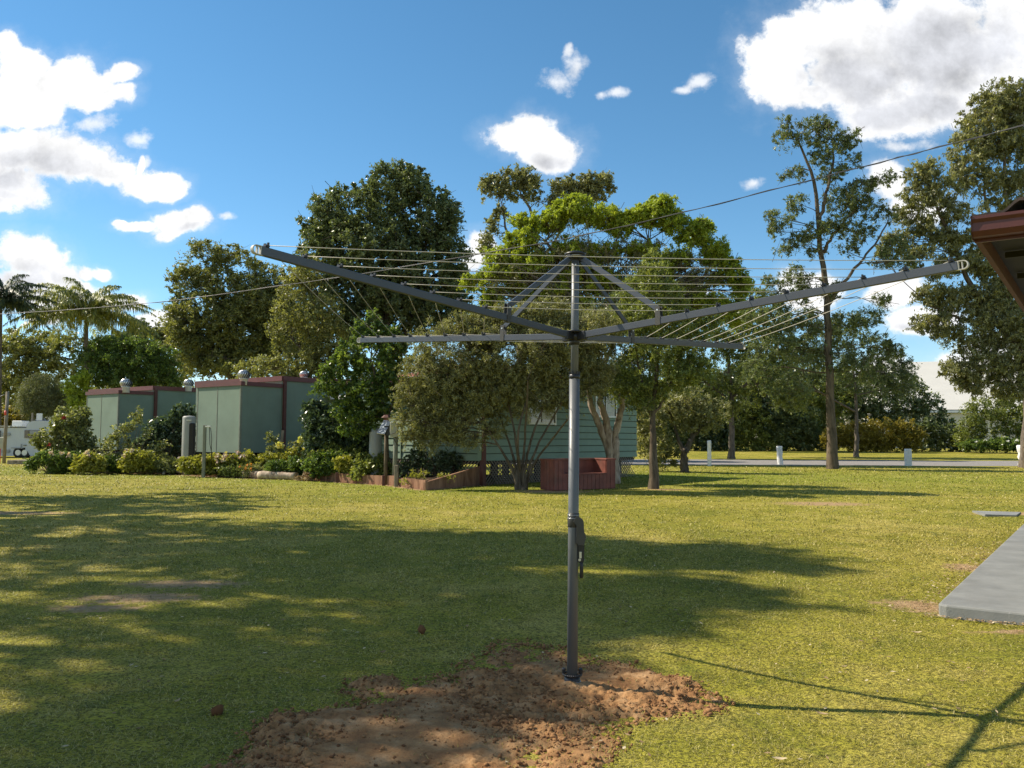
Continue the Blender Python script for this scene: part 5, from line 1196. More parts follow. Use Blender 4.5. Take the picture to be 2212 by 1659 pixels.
# background mass right of it
Y = 62
lb = [(1620, 640, 40, 35), (1660, 700, 50, 45), (1600, 720, 50, 40), (1540, 740, 50, 40), (1480, 700, 50, 40), (1560, 800, 60, 45), (1640, 790, 60, 50), (1700, 760, 40, 40), (1480, 790, 50, 45), (1430, 760, 40, 50), (1440, 845, 50, 40), (1500, 855, 50, 40), (1580, 865, 60, 30), (1680, 830, 50, 40), (1720, 850, 40, 34)]
b0 = GB(1580, Y); tree('background_tree', 'mid green feathery tree behind the slim trees, right of the hoist mast', 'tree', 106, lobes3(lb, Y), [[b0, G3(1580, 850, Y), G3(1570, 760, Y)], [G3(1580, 860, Y), G3(1650, 780, Y), G3(1650, 700, Y)], [G3(1580, 870, Y), G3(1500, 800, Y), G3(1480, 740, Y)]],
     M['leaf_yellowgreen'], M['bark_grey'], 0.25, 0.08, 0.5, 1.3, 34, 0.26, 0.09, BT, gap=0.38)
Y = 66
lb = [(1760, 740, 60, 36), (1840, 720, 60, 34), (1900, 770, 50, 34), (1720, 800, 60, 40), (1800, 800, 60, 40), (1880, 830, 50, 34), (1930, 800, 40, 30), (1660, 830, 50, 30), (1780, 680, 40, 26), (1950, 840, 30, 24), (1690, 720, 40, 30), (1960, 800, 22, 18), (1640, 770, 36, 30), (1600, 850, 40, 30), (1700, 860, 50, 26)]
b0 = GB(1850, Y); tree('background_tree', 'loose mid green tree behind the lone feathery tree, left of the white shed', 'tree', 1061, lobes3(lb, Y), [[b0, G3(1850, 880, Y), G3(1840, 780, Y)], [G3(1850, 890, Y), G3(1750, 830, Y), G3(1730, 760, Y)]],
     M['leaf_fern'], M['bark_grey'], 0.2, 0.07, 0.42, 1.3, 32, 0.22, 0.07, BT, gap=0.42, twigs=5, droop=0.5)
# T5 slim tree right of the bench
Y = 24.3
lb = [(1405, 600, 38, 34), (1370, 640, 32, 36), (1440, 650, 42, 34), (1400, 690, 52, 38), (1470, 700, 42, 36), (1360, 720, 36, 36), (1500, 740, 36, 30), (1430, 750, 60, 36), (1375, 790, 44, 36), (1450, 810, 48, 34), (1345, 830, 36, 32), (1400, 850, 40, 30), (1500, 800, 40, 28), (1415, 560, 20, 22), (1530, 690, 26, 20), (1350, 680, 24, 24)]
g_ = gnd(1411, 1055); b0 = np.array([g_.x, g_.y, gz1(g_.x, g_.y)-0.04]); Y = g_.y
tree('slim_tree', 'slim single stemmed tree with yellow green tips right of the red bench', 'tree', 107, lobes3(lb, Y, 1.9), [[b0, G3(1412, 960, Y), G3(1409, 890, Y), G3(1418, 790, Y), G3(1400, 680, Y), G3(1405, 610, Y)], [G3(1410, 900, Y), G3(1440, 850, Y), G3(1470, 760, Y), G3(1490, 720, Y)], [G3(1409, 905, Y), G3(1390, 840, Y), G3(1370, 740, Y)], [G3(1418, 800, Y), G3(1428, 730, Y), G3(1440, 660, Y)]],
     M['leaf_yellowgreen'], M['bark_brown'], 0.115, 0.03, 0.20, 2.0, 38, 0.09, 0.034, None, gap=0.42, gapf=1.4, twigs=6, flare=1.7, limb_from=0.15)
# T6 bushy olive tree, multi stemmed
g_ = gnd(1125, 1058); Y = g_.y
lb = [(960, 750, 75, 50), (1050, 730, 90, 50), (1150, 725, 85, 42), (1240, 730, 70, 45), (930, 820, 58, 55), (1010, 840, 80, 58), (1100, 810, 95, 60), (1180, 800, 60, 50), (1300, 755, 45, 45), (895, 800, 32, 36), (1100, 770, 110, 60), (1290, 800, 46, 40), (905, 860, 30, 30), (960, 880, 50, 26), (1230, 790, 60, 40), (1040, 880, 50, 26), (1120, 690, 60, 26), (1000, 700, 50, 26), (1210, 695, 50, 22), (1170, 860, 40, 26), (905, 905, 34, 34), (945, 925, 26, 26), (1080, 860, 70, 30), (880, 850, 26, 30), (1130, 770, 120, 60), (1000, 780, 90, 60), (1260, 840, 40, 26), (1180, 670, 60, 26), (1260, 690, 50, 26), (1070, 690, 60, 26), (870, 880, 24, 24), (925, 870, 40, 34), (980, 905, 40, 30), (1040, 900, 44, 26), (900, 940, 28, 22), (935, 955, 20, 18), (1110, 890, 50, 24), (965, 935, 34, 22), (1010, 945, 30, 18), (880, 915, 30, 26), (1060, 930, 34, 18), (1210, 870, 44, 26), (1290, 735, 50, 40, 1.3), (1300, 705, 50, 36, -0.8), (1230, 700, 60, 34, 1.4), (1180, 740, 60, 40, -1.0)]
b0 = np.array([g_.x, Y, gz1(g_.x, Y)-0.04]); TR = []
for bx_, ax1, ay1, ax2, ay2 in [(-10, 1075, 960, 1000, 850), (-6, 1098, 950, 1060, 850), (-2, 1112, 940, 1090, 830), (2, 1135, 930, 1140, 820), (5, 1150, 940, 1190, 840), (9, 1165, 955, 1225, 850), (12, 1172, 975, 1240, 890), (0, 1120, 930, 1160, 800)]:
    TR.append([b0+np.array([bx_*0.011, r_.normal()*0.06, 0]), G3(1125+bx_*1.6, 1020, Y), G3(ax1, ay1, Y+r_.normal()*0.3), G3(ax2, ay2, Y+r_.normal()*0.6)])
tree('bushy_olive_tree', 'wide bushy olive brown tree with many slanting stems before the cottage', 'tree', 108, lobes3(lb, Y, 0.9), TR,
     M['leaf_brown'], M['bark_brown'], 0.060, 0.022, 0.21, 2.2, 46, 0.095, 0.024, None, gap=0.36, gapf=1.0, twigs=10, droop=0.5, twig_r=0.006, flare=1.3, limb_from=0.6)
# worn earth at its foot handled by the lawn; T7 paperbark behind bench
g_ = gnd(1322, 1045); Y = 27.8; b0 = np.array([at(1322, 1000, Y).x, Y, -0.03])
lb = [(1330, 830, 50, 34), (1280, 820, 34, 30), (1375, 850, 34, 40), (1360, 800, 44, 34), (1300, 790, 36, 26), (1395, 800, 30, 40), (1250, 800, 36, 30), (1350, 760, 40, 30), (1300, 700, 50, 36), (1345, 665, 40, 34), (1265, 740, 40, 30), (1390, 720, 34, 34)]
tree('paperbark_tree', 'pale flaky barked tree with three thick stems rising behind the red bench', 'tree', 109, lobes3(lb, Y, 1.6), [[b0, G3(1318, 980, Y), G3(1300, 935, Y), G3(1283, 890, Y), G3(1270, 850, Y)], [b0+np.array([0.1, 0, 0.05]), G3(1328, 980, Y), G3(1332, 930, Y), G3(1342, 880, Y), G3(1345, 850, Y)], [b0+np.array([0.03, 0.05, 0.05]), G3(1322, 990, Y), G3(1312, 920, Y), G3(1298, 870, Y), G3(1305, 830, Y)]],
     M['leaf_dark'], M['bark_pale'], 0.17, 0.085, 0.24, 1.3, 34, 0.10, 0.03, None, gap=0.35, twigs=5, flare=1.2, limb_from=0.5)
# T8 small crooked tree
g_ = gnd(1478, 1021); Y = g_.y; b0 = np.array([g_.x, Y, -0.03])
lb = [(1460, 900, 36, 28), (1500, 880, 46, 30), (1535, 905, 36, 26), (1430, 880, 30, 30), (1480, 860, 40, 24), (1550, 880, 26, 20), (1510, 920, 34, 16)]
tree('crooked_tree', 'small dark crooked tree with forked stems left of the slender white post', 'tree', 110, lobes3(lb, Y), [[b0, G3(1475, 990, Y), G3(1490, 960, Y), G3(1500, 900, Y)], [b0+np.array([0.05, 0, 0]), G3(1480, 985, Y), G3(1468, 955, Y), G3(1450, 900, Y)], [G3(1480, 975, Y), G3(1500, 940, Y), G3(1530, 905, Y)]],
     M['leaf_brown'], M['bark_dark'], 0.15, 0.05, 0.30, 1.6, 34, 0.14, 0.05, None, gap=0.33, twigs=7, limb_from=0.4)
# T9 tall lone tree, feathery
g_ = gnd(1799, 1013); Y = g_.y; b0 = np.array([g_.x, Y, gz1(g_.x, Y)-0.05])
lb = [(1700, 270, 16, 22), (1692, 300, 22, 14), (1725, 300, 20, 16), (1752, 265, 24, 18), (1768, 290, 30, 26), (1795, 270, 18, 14), (1780, 330, 34, 30), (1815, 310, 26, 24), (1840, 300, 18, 20), (1800, 370, 34, 26), (1845, 350, 20, 18),
      (1695, 375, 14, 10), (1720, 370, 20, 12), (1850, 410, 30, 22), (1895, 395, 26, 18), (1925, 380, 14, 12), (1820, 430, 40, 28), (1870, 450, 40, 26), (1915, 470, 24, 18), (1670, 470, 18, 18), (1678, 500, 20, 14), (1700, 480, 16, 14), (1722, 440, 22, 22), (1725, 520, 30, 18), (1760, 500, 30, 22), (1850, 500, 40, 24), (1800, 480, 30, 20), (1690, 540, 20, 10), (1760, 540, 20, 12), (1830, 540, 22, 14),
      (1720, 590, 24, 18), (1680, 610, 34, 18), (1740, 610, 24, 20), (1790, 625, 26, 22), (1655, 635, 24, 14), (1700, 650, 40, 24), (1640, 680, 36, 20), (1690, 700, 44, 26), (1750, 700, 36, 28), (1820, 700, 40, 26), (1870, 690, 34, 20), (1910, 650, 24, 14), (1890, 740, 34, 20), (1930, 760, 26, 16), (1660, 750, 44, 26), (1730, 760, 44, 30), (1800, 770, 50, 30), (1860, 800, 50, 30), (1640, 800, 44, 28), (1700, 830, 50, 28), (1910, 560, 30, 20), (1935, 530, 26, 22), (1950, 570, 26, 18)]
tree('feathery_tree', 'tall lone tree with sparse feathery foliage on the lawn at the right', 'tree', 111, lobes3(lb, Y, 1.2), [[b0, G3(1796, 900, Y), G3(1790, 760, Y), G3(1786, 640, Y), G3(1773, 540, Y), G3(1762, 420, Y), G3(1745, 350, Y), G3(1722, 300, Y)], [G3(1768, 480, Y), G3(1785, 420, Y), G3(1800, 340, Y), G3(1795, 290, Y)], [G3(1775, 550, Y), G3(1805, 500, Y), G3(1860, 440, Y)], [G3(1788, 660, Y), G3(1830, 600, Y), G3(1880, 540, Y), G3(1920, 480, Y)]],
     M['leaf_fern'], M['bark_brown'], 0.25, 0.045, 0.27, 1.25, 30, 0.17, 0.044, None, gap=0.36, gapf=1.2, twigs=4, droop=0.4, twig_r=0.012, limb_from=0.15, limb=0.25)
# T10 right gums
Y = 46
lb = [(2120, 250, 50, 48), (2170, 215, 44, 40), (2090, 320, 36, 46), (2150, 310, 50, 40), (2195, 300, 40, 60), (2080, 380, 30, 34), (2130, 390, 40, 30), (2230, 230, 60, 60), (2190, 380, 36, 30), (2240, 420, 60, 60), (2150, 440, 30, 20)]
b0 = GB(2215, Y); tree('tall_gum_tree', 'tall olive gum whose crown tops the red gutter at the upper right', 'tree', 112, lobes3(lb, Y), [[b0, G3(2218, 850, Y), G3(2195, 620, Y), G3(2175, 450, Y), G3(2165, 300, Y)], [G3(2190, 600, Y), G3(2140, 480, Y), G3(2120, 330, Y)], [G3(2195, 620, Y), G3(2225, 480, Y), G3(2225, 300, Y)]],
     M['leaf_gum'], M['bark_grey'], 0.3, 0.07, 0.36, 1.8, 46, 0.20, 0.065, None, gap=0.36, gapf=0.9, twigs=5, droop=0.9, limb_from=0.45)
Y = 44
lb = [(1985, 380, 28, 24), (2010, 370, 24, 20), (1975, 430, 30, 24), (2030, 420, 40, 30), (2060, 460, 34, 30), (1950, 470, 24, 18), (1990, 490, 36, 22), (2090, 500, 34, 30), (2040, 520, 36, 26), (1940, 520, 30, 16), (1975, 550, 36, 22), (2010, 580, 34, 24), (2070, 570, 40, 26), (2120, 560, 36, 34), (1900, 545, 20, 14), (2010, 640, 30, 24), (2060, 640, 40, 28), (2120, 640, 40, 34), (2150, 590, 30, 30), (1995, 700, 26, 20), (2050, 720, 34, 20), (2100, 740, 40, 30), (2150, 700, 40, 40), (2180, 640, 30, 40), (2070, 800, 36, 24), (2130, 790, 46, 34), (2190, 760, 40, 50), (2180, 830, 44, 30), (2100, 830, 30, 20), (2110, 690, 40, 26), (2160, 650, 40, 30), (2200, 700, 30, 50), (2040, 680, 24, 16)]
b0 = GB(2225, Y); tree('leaning_gum_tree', 'gum tree leaning left with drooping leaf clusters in front of the white shed', 'tree', 113, lobes3(lb, Y, 1.1), [[b0, G3(2222, 860, Y), G3(2190, 740, Y), G3(2120, 660, Y), G3(2075, 560, Y), G3(2030, 460, Y), G3(2000, 390, Y)], [G3(2190, 740, Y), G3(2175, 640, Y), G3(2150, 540, Y)], [G3(2150, 690, Y), G3(2080, 690, Y), G3(2010, 660, Y)], [G3(2210, 800, Y), G3(2150, 790, Y), G3(2090, 790, Y)]],
     M['leaf_gum'], M['bark_brown'], 0.28, 0.05, 0.33, 1.8, 44, 0.19, 0.062, None, gap=0.36, gapf=0.9, twigs=5, droop=1.0, limb_from=0.2, limb=0.28)
# ---- shrubs across the road
SH = 'shrubs beyond the road'
def zb2(Y): return 0.33
shrub('hedge_shrub', 'dark green shrub thicket left of the lone tall tree, beyond the road', 'shrub', 201, [(1600, 850, 60, 60), (1560, 920, 50, 48), (1640, 920, 50, 48), (1680, 860, 50, 55), (1550, 850, 50, 50), (1620, 810, 40, 40)], 80, M['leaf_glossy'], 0.6, 1.6, 40, 0.30, 0.14, SH, 0.33, zbase=0.33, flat=0.7)
shrub('hedge_shrub', 'large dark shrub right behind the lone tall trunk', 'shrub', 202, [(1740, 870, 60, 55), (1720, 930, 60, 42), (1800, 850, 60, 55), (1770, 920, 40, 40)], 82, M['leaf_yellowgreen'], 0.6, 1.6, 40, 0.30, 0.14, SH, 0.33, zbase=0.33, flat=0.7)
shrub('hedge_shrub', 'big dark rounded shrub behind the golden brown hedge', 'shrub', 203, [(1880, 850, 70, 55), (1950, 860, 55, 50), (2000, 900, 40, 50), (1900, 920, 70, 40), (2030, 935, 36, 36)], 82, M['leaf_dark'], 0.6, 1.7, 42, 0.28, 0.13, SH, 0.33, zbase=0.33, flat=0.6)
shrub('hedge_shrub', 'fine leaved dark green shrub right of the golden hedge, near the white flowers', 'shrub', 204, [(2140, 900, 60, 50), (2200, 890, 50, 55), (2100, 930, 36, 36), (2240, 930, 50, 46)], 76, M['leaf_yellowgreen'], 0.5, 1.8, 44, 0.20, 0.09, SH, 0.3, zbase=0.33, flat=0.6)
shrub('golden_hedge', 'long golden brown hedge shrub in sun beyond the road', 'hedge', 205, [(1800, 948, 26, 24), (1850, 943, 44, 30), (1910, 940, 46, 34), (1960, 945, 40, 30), (1880, 955, 60, 20)], 76, M['leaf_gold'], 0.34, 2.2, 44, 0.17, 0.08, None, 0.25, zbase=0.33, flat=0.6)
s_, CP = shrub('flower_border', 'low green border dotted with white blooms at the far right', 'flowers', 206, [(2110, 962, 34, 10), (2170, 960, 40, 12), (2230, 958, 40, 14)], 74, M['leaf_bright'], 0.25, 2.4, 40, 0.18, 0.09, None, 0.2, zbase=0.3)
blooms(s_, CP, M['petal_white'], 26, 0.16, 3, 'flower', True, 10)
shrub('hedge_shrub', 'dark thicket left of the slender white post, under the background trees', 'shrub', 207, [(1440, 900, 50, 60), (1500, 880, 60, 60), (1545, 940, 30, 20), (1400, 930, 40, 50)], 84, M['leaf_dark'], 0.6, 1.5, 38, 0.3, 0.14, SH, 0.36, zbase=0.33, flat=0.7)
shrub('hedge_shrub', 'dark shrub close to the end of the weatherboard cottage', 'shrub', 208, [(1410, 960, 34, 44), (1395, 900, 26, 40), (1440, 985, 26, 20)], 38, M['leaf_brown'], 0.28, 1.6, 40, 0.14, 0.06, SH, 0.28)
# far wood beyond everything
r_ = np.random.default_rng(77)
def far_wood(name, xr, Yr, n, mat, seed, hlo, hhi, lf):
    r = np.random.default_rng(seed); L3 = []
    for i in range(n):
        px = xr[0]+(xr[1]-xr[0])*(i+r.uniform(0, 1))/n; Y = r.uniform(*Yr); top = r.uniform(hlo, hhi); c = at(px, 940, Y)
        h = (945-top)*Y/FPX; L3.append((np.array([c.x, Y, h*0.55]), np.array([h*0.55, h*0.4, h*0.5])))
    CP, C, rn = crown_pts(L3, 1.1, 1.0, 30, r, 0.5, 0.36, 0.3); C = C[C[:, 2] > 0.2]; rn = rn[:len(C)]
    V, F, rr = leaf_mesh(C, rn, lf, lf*0.5, r, 0.2); tag(mesh_np(name, V, F, mat, attr={'rnd': ('FACE', rr)}), kind='stuff')
for i_, (lo_, mt_, lb_) in enumerate([([(1395, 945, 36, 34), (1450, 950, 40, 32), (1420, 910, 36, 34)], 'leaf_dark', 'low dark shrub across the road between the cottage end and the crooked tree'),
        ([(1500, 950, 40, 32), (1550, 955, 40, 28), (1525, 915, 40, 34)], 'leaf_glossy', 'low dark shrub across the road directly behind the slender white post'),
        ([(1600, 950, 40, 32), (1650, 952, 40, 30), (1620, 915, 50, 34)], 'leaf_yellowgreen', 'low green shrub across the road left of the knobbly bollard'),
        ([(1700, 950, 40, 32), (1750, 952, 40, 30), (1720, 905, 50, 40)], 'leaf_dark', 'low dark shrub across the road between the knobbly bollard and the lone tree'),
        ([(2010, 945, 40, 36), (2060, 950, 36, 30)], 'leaf_dark', 'low dark shrub right of the golden brown hedge')]):
    shrub('hedge_shrub', lb_, 'shrub', 220+i_, lo_, 79, M[mt_], 0.5, 1.8, 40, 0.26, 0.12, SH, 0.3, zbase=0.33, flat=0.5)
far_wood('far_wood', (-900, 430), (105, 130), 26, M['leaf_olive'], 31, 750, 830, 0.55)
far_wood('far_wood', (1360, 1900), (115, 135), 14, M['leaf_dark'], 32, 760, 830, 0.55)
far_wood('far_wood', (2060, 3400), (130, 160), 14, M['leaf_dark'], 33, 900, 915, 0.6)
far_wood('far_wood', (430, 1360), (110, 130), 12, M['leaf_dark'], 34, 800, 850, 0.55)

# ---- left background trees
LB = 'trees at the far left'
Y = 62
lb = [(225, 748, 36, 16), (265, 742, 40, 16), (310, 752, 40, 18), (345, 770, 34, 22), (200, 775, 34, 20), (250, 780, 50, 24), (310, 790, 50, 28), (350, 805, 34, 28), (215, 812, 44, 24), (280, 820, 60, 22), (370, 825, 20, 18)]
b0 = GB(280, Y); tree('spreading_tree', 'broad dark green layered tree behind the far left cabin', 'tree', 301, lobes3(lb, Y, 1.2), [[b0, G3(280, 880, Y), G3(275, 800, Y)]], M['leaf_bright'], M['bark_dark'], 0.3, 0.1, 0.34, 2.0, 48, 0.15, 0.07, LB, gap=0.28, droop=-0.2)
shrub('yellow_green_shrub', 'yellow green shrub against the left edge of the far left cabin', 'shrub', 302, [(165, 840, 26, 30), (175, 870, 24, 24), (180, 815, 14, 12)], 60, M['leaf_lime'], 0.3, 2.2, 42, 0.14, 0.06, None, 0.28)
shrub('grey_shrub', 'round grey green fine leaved shrub above the caravan', 'shrub', 303, [(92, 850, 44, 42), (75, 875, 34, 30), (110, 870, 34, 34)], 64, M['leaf_grey'], 0.34, 3.0, 60, 0.12, 0.035, None, 0.15, shell=0.7)
shrub('yellow_shrub', 'low yellow leaved shrub behind the caravan roof at the left edge', 'shrub', 304, [(10, 900, 28, 22), (40, 905, 26, 14)], 66, M['leaf_gold'], 0.3, 1.8, 36, 0.18, 0.1, None, 0.25)
Y = 92
for i_, (lb, px, lab, mt) in enumerate([([(60, 770, 60, 40), (20, 800, 60, 50), (110, 785, 50, 40), (90, 740, 46, 28), (5, 750, 46, 40), (150, 780, 50, 40), (60, 850, 80, 40), (200, 775, 44, 40), (40, 720, 36, 22), (145, 745, 40, 24)], 60, 'open branched tree low behind the palm at the far left', 'leaf_olive'), ([(285, 710, 36, 24), (320, 725, 34, 24), (250, 730, 30, 20), (300, 745, 60, 30)], 300, 'dark tree top between the palm and the olive gum', 'leaf_dark'),
        ([(370, 715, 34, 24), (345, 740, 34, 24), (390, 760, 40, 40), (400, 800, 40, 30)], 375, 'olive tree top just left of the big olive gum', 'leaf_olive')]):
    b0 = GB(px, Y); tree('background_tree', lab, 'tree', 310+i_, lobes3(lb, Y), [[b0, G3(px, 860, Y), G3(px, 770, Y)]], M[mt], M['bark_dark'], 0.35, 0.12, 0.7, 1.3, 34, 0.36, 0.16, LB, gap=0.4)
# palms
def palm(name, label, seed, base, top, Y, nf, flen, leaf, lean_=(0, 0), spread=1.0):
    r = np.random.default_rng(seed); b0 = GB(base, Y); t0 = G3(*top, Y); root = empty(name, tuple(float(v) for v in b0), label, 'palm', 'queen palms at the far left')
    P = smooth_path([b0, (b0+t0)/2, t0], 12); V, F = np_tubes([(P, np.linspace(0.24, 0.16, len(P))), (np.array([t0, t0+[0, 0, 0.9]]), np.array([0.17, 0.09]))], 10); mesh_np('trunk', V, F, M['bark_grey'], root, smooth=True)
    t0 = t0+np.array([0, 0, 0.5])
    for k in range(nf):
        az = 2*math.pi*k*0.382*1.0+r.uniform(-0.2, 0.2); el = math.radians(78-70*(k/nf)**0.8); L = flen*r.uniform(0.85, 1.1); s = np.linspace(0, 1, 14)
        drop = 1.15+0.5*(1-el/1.4); hor = L*(np.cos(el)*s+0.30*np.sin(el)*s**2)*0.95; ver = L*(np.sin(el)*s-(drop*0.40)*s**2.4)
        d = np.array([math.cos(az), math.sin(az), 0]); R = t0+d*hor[:, None]*spread+np.array([0, 0, 1])*ver[:, None]
        segs = [(R, np.linspace(0.035, 0.008, 14))]; sv, sf = np_tubes(segs, 4); rach = None
        n = 110; ss = r.uniform(0.13, 1.0, n*2); pts_ = np.stack([np.interp(ss, s, R[:, i]) for i in range(3)], 1); T = np.gradient(R, axis=0); T /= np.linalg.norm(T, axis=1, keepdims=True); tt = np.stack([np.interp(ss, s, T[:, i]) for i in range(3)], 1)
        sd = np.cross(tt, [0, 0, 1.0]); sd /= np.linalg.norm(sd, axis=1, keepdims=True)+1e-9; sg = np.where(np.arange(n*2) % 2 == 0, 1, -1)[:, None]
        ll = (0.75*np.sin(np.pi*np.clip(ss*0.85+0.12, 0, 1))+0.15)[:, None]*r.uniform(0.8, 1.15, (n*2, 1))*flen/5.6
        d1 = sd*sg*0.75+tt*0.45+r.normal(size=(n*2, 3))*0.22; d1 /= np.linalg.norm(d1, axis=1, keepdims=True)
        m_ = pts_+d1*ll*0.5+np.array([0, 0, -0.06])*ll; e_ = m_+(d1*0.30+np.array([0, 0, -0.72]))*ll*0.62
        wv2 = np.cross(d1, [0, 0, 1.0]); wv2 /= np.linalg.norm(wv2, axis=1, keepdims=True)+1e-9; wv2 = wv2*0.032
        Vq = np.stack([pts_-wv2*0.6, pts_+wv2*0.6, m_+wv2, m_-wv2, e_+wv2*0.15, e_-wv2*0.15], 1).reshape(-1, 3); o_ = (np.arange(n*2)*6)[:, None]
        Fq = np.concatenate([o_+np.array([[0, 1, 2, 3]]), o_+np.array([[3, 2, 4, 5]])], 0)
        Va = np.concatenate([sv, Vq]); Fa = np.concatenate([sf, Fq+len(sv)]); rn = np.concatenate([np.full(len(sf), 0.8), np.tile(r.uniform(0, 1, n*2), 2)])
        mesh_np('frond', Va, Fa, leaf, root, attr={'rnd': ('FACE', rn)})
palm('palm', 'palm with arching feathery fronds behind the round grey shrub', 401, 186, (186, 705), 66, 46, 5.7, M['leaf_palm'])
palm('palm', 'dark palm cut by the left edge of the photo', 402, -6, (0, 675), 62, 40, 4.2, M['leaf_palm_dark'])

# ================================================================== plants of the garden bed
GS = 'leafy plants of the flower bed'
s_, CP = shrub('rose_bush', 'big sprawling rose bush at the left end of the bed, in front of the caravan', 'rose bush', 501, [(150, 910, 34, 32), (120, 945, 44, 26), (165, 950, 34, 40), (135, 975, 40, 28), (178, 905, 16, 26), (85, 960, 24, 10), (190, 960, 14, 30)], 35, M['leaf_rose'], 0.2, 1.5, 28, 0.105, 0.07, None, 0.30, gapf=1.8, zbase=0.15)
blooms(s_, CP, M['petal_red'], 3, 0.11, 5, top=False)
s_, CP = shrub('leafy_plant', 'bright green leafy plant spilling over the log ends below the rose bush', 'plant', 502, [(115, 990, 36, 16), (150, 993, 34, 18), (80, 998, 18, 12), (135, 1008, 30, 14), (68, 1003, 12, 10)], 33, M['leaf_bright'], 0.14, 2.2, 32, 0.085, 0.045, GS, 0.22, zbase=0.0)
blooms(s_, CP, M['petal_pink'], 4, 0.10, 6)
def hyd(lobes, Y, lb_, seed, nb=10):
    s_, CP = shrub('hydrangea', lb_, 'hydrangea', seed, lobes, Y, M['leaf_hydrangea'], 0.15, 2.6, 30, 0.10, 0.065, 'hydrangeas in the flower bed', 0.15, zbase=0.12, shell=0.7); blooms(s_, CP, M['petal_pink'], nb//2, 0.10, seed)
hyd([(190, 996, 26, 15), (175, 1006, 16, 12), (212, 1003, 18, 16)], 32.2, 'yellow green hydrangea in front of the far left cabin', 503, 7)
hyd([(296, 990, 32, 15), (282, 1003, 24, 14), (315, 1000, 22, 14)], 32.4, 'yellow green hydrangea between the two cabins, left of the leaning timber', 504, 8)
hyd([(410, 1005, 18, 15), (450, 1000, 30, 16), (490, 998, 34, 14), (430, 1015, 26, 12), (475, 1015, 30, 12)], 31.0, 'wide pale hydrangea clump beside the grey steel post', 505, 14)
hyd([(525, 995, 30, 14), (565, 1003, 26, 14), (545, 1012, 24, 12)], 31.2, 'hydrangea with fading pink heads below the right cabin corner', 506, 10)
s_, CP = shrub('leafy_plant', 'grey green daisy clump with orange flowers overhanging the logs', 'plant', 507, [(560, 1020, 30, 14), (590, 1026, 24, 12), (540, 1015, 22, 10)], 30.3, M['leaf_rose'], 0.13, 2.4, 36, 0.09, 0.02, GS, 0.25, zbase=0.05)
blooms(s_, CP, M['petal_orange'], 6, 0.06, 8)
s_, CP = shrub('leafy_plant', 'fresh green clump trailing over the timber edge right of the orange flowers', 'plant', 508, [(640, 1005, 34, 14), (625, 1012, 26, 14), (655, 1024, 24, 14), (600, 1008, 24, 12)], 29.6, M['leaf_bright'], 0.13, 2.6, 38, 0.08, 0.035, GS, 0.2, zbase=0.05)
shrub('leafy_plant', 'dry brown clump hanging over the left end of the sleepers', 'plant', 509, [(668, 1032, 14, 10), (650, 1036, 8, 8)], 28.4, M['leaf_dry'], 0.1, 2.0, 30, 0.09, 0.02, GS, 0.25, zbase=0.0)
shrub('leafy_plant', 'glossy green plant mass above the sawn sleepers, left half', 'plant', 510, [(690, 1005, 34, 20), (725, 1003, 34, 24), (745, 1022, 28, 14)], 28.4, M['leaf_bright'], 0.15, 2.4, 34, 0.10, 0.055, GS, 0.22, zbase=0.1)
shrub('leafy_plant', 'yellow tipped plant under the lime tree beside the meter box post', 'plant', 511, [(790, 1005, 26, 24), (815, 1000, 22, 22), (780, 1028, 24, 12), (835, 1022, 18, 20)], 27.2, M['leaf_yellowgreen'], 0.14, 2.2, 34, 0.10, 0.055, GS, 0.25, zbase=0.1)
s_, CP = shrub('yellow_rose', 'loose rose bush with three pale yellow blooms between the cabin and the camellia', 'rose bush', 512, [(600, 970, 26, 12), (625, 990, 30, 12), (585, 950, 14, 16), (650, 960, 18, 10)], 31.6, M['leaf_rose'], 0.14, 0.9, 14, 0.10, 0.06, None, 0.42, zbase=0.2, stems=3)
for (px, py) in ((650, 948.5), (604, 961), (649, 974)):
    c = np.array(at(px, py, 31.0)); r_ = np.random.default_rng(px); V, F, rr = leaf_mesh(c+r_.normal(size=(40, 3))*0.06, r_.uniform(0, 1, 40), 0.14, 0.12, r_, 0); mesh_np('flower', V, F, M['petal_yellow'], s_, attr={'rnd': ('FACE', rr)})
for sd_, lo_, Y_, mt_, lb_ in [(521, [(350, 1003, 24, 12), (372, 1008, 22, 12), (335, 1012, 16, 10)], 32.6, 'leaf_rose', 'low mixed greenery around the foot of the leaning timber'),
        (522, [(240, 1000, 24, 14), (258, 1008, 22, 12)], 33.0, 'leaf_bright', 'low green plant around the teal hose'),
        (523, [(585, 992, 26, 14), (610, 998, 28, 16), (630, 985, 20, 16)], 31.0, 'leaf_hydrangea', 'pale green plant below the yellow roses'),
        (524, [(690, 985, 26, 14), (720, 975, 24, 16), (760, 985, 30, 20), (700, 1022, 30, 14)], 28.9, 'leaf_yellowgreen', 'tall leafy plants at the foot of the camellia'),
        (525, [(765, 1018, 22, 18), (745, 1000, 20, 16)], 27.9, 'leaf_hydrangea', 'yellowish leafy plant left of the panel post'),
        (526, [(505, 1018, 34, 12), (530, 1022, 24, 10)], 30.5, 'leaf_yellowgreen', 'low green plant trailing over the log right of the steel post')]:
    shrub('leafy_plant', lb_, 'plant', sd_, lo_, Y_, M[mt_], 0.13, 2.0, 26, 0.10, 0.05, GS, 0.28, zbase=0.08)
shrub('camellia', 'rounded glossy dark camellia bush right of the green cabin', 'shrub', 513, [(690, 905, 34, 30), (715, 925, 50, 44), (700, 960, 44, 34), (760, 930, 44, 50), (745, 970, 44, 30), (780, 960, 30, 40), (670, 880, 20, 16)], 29.6, M['leaf_glossy'], 0.2, 2.3, 34, 0.12, 0.07, None, 0.2, zbase=0.1, shell=0.7)
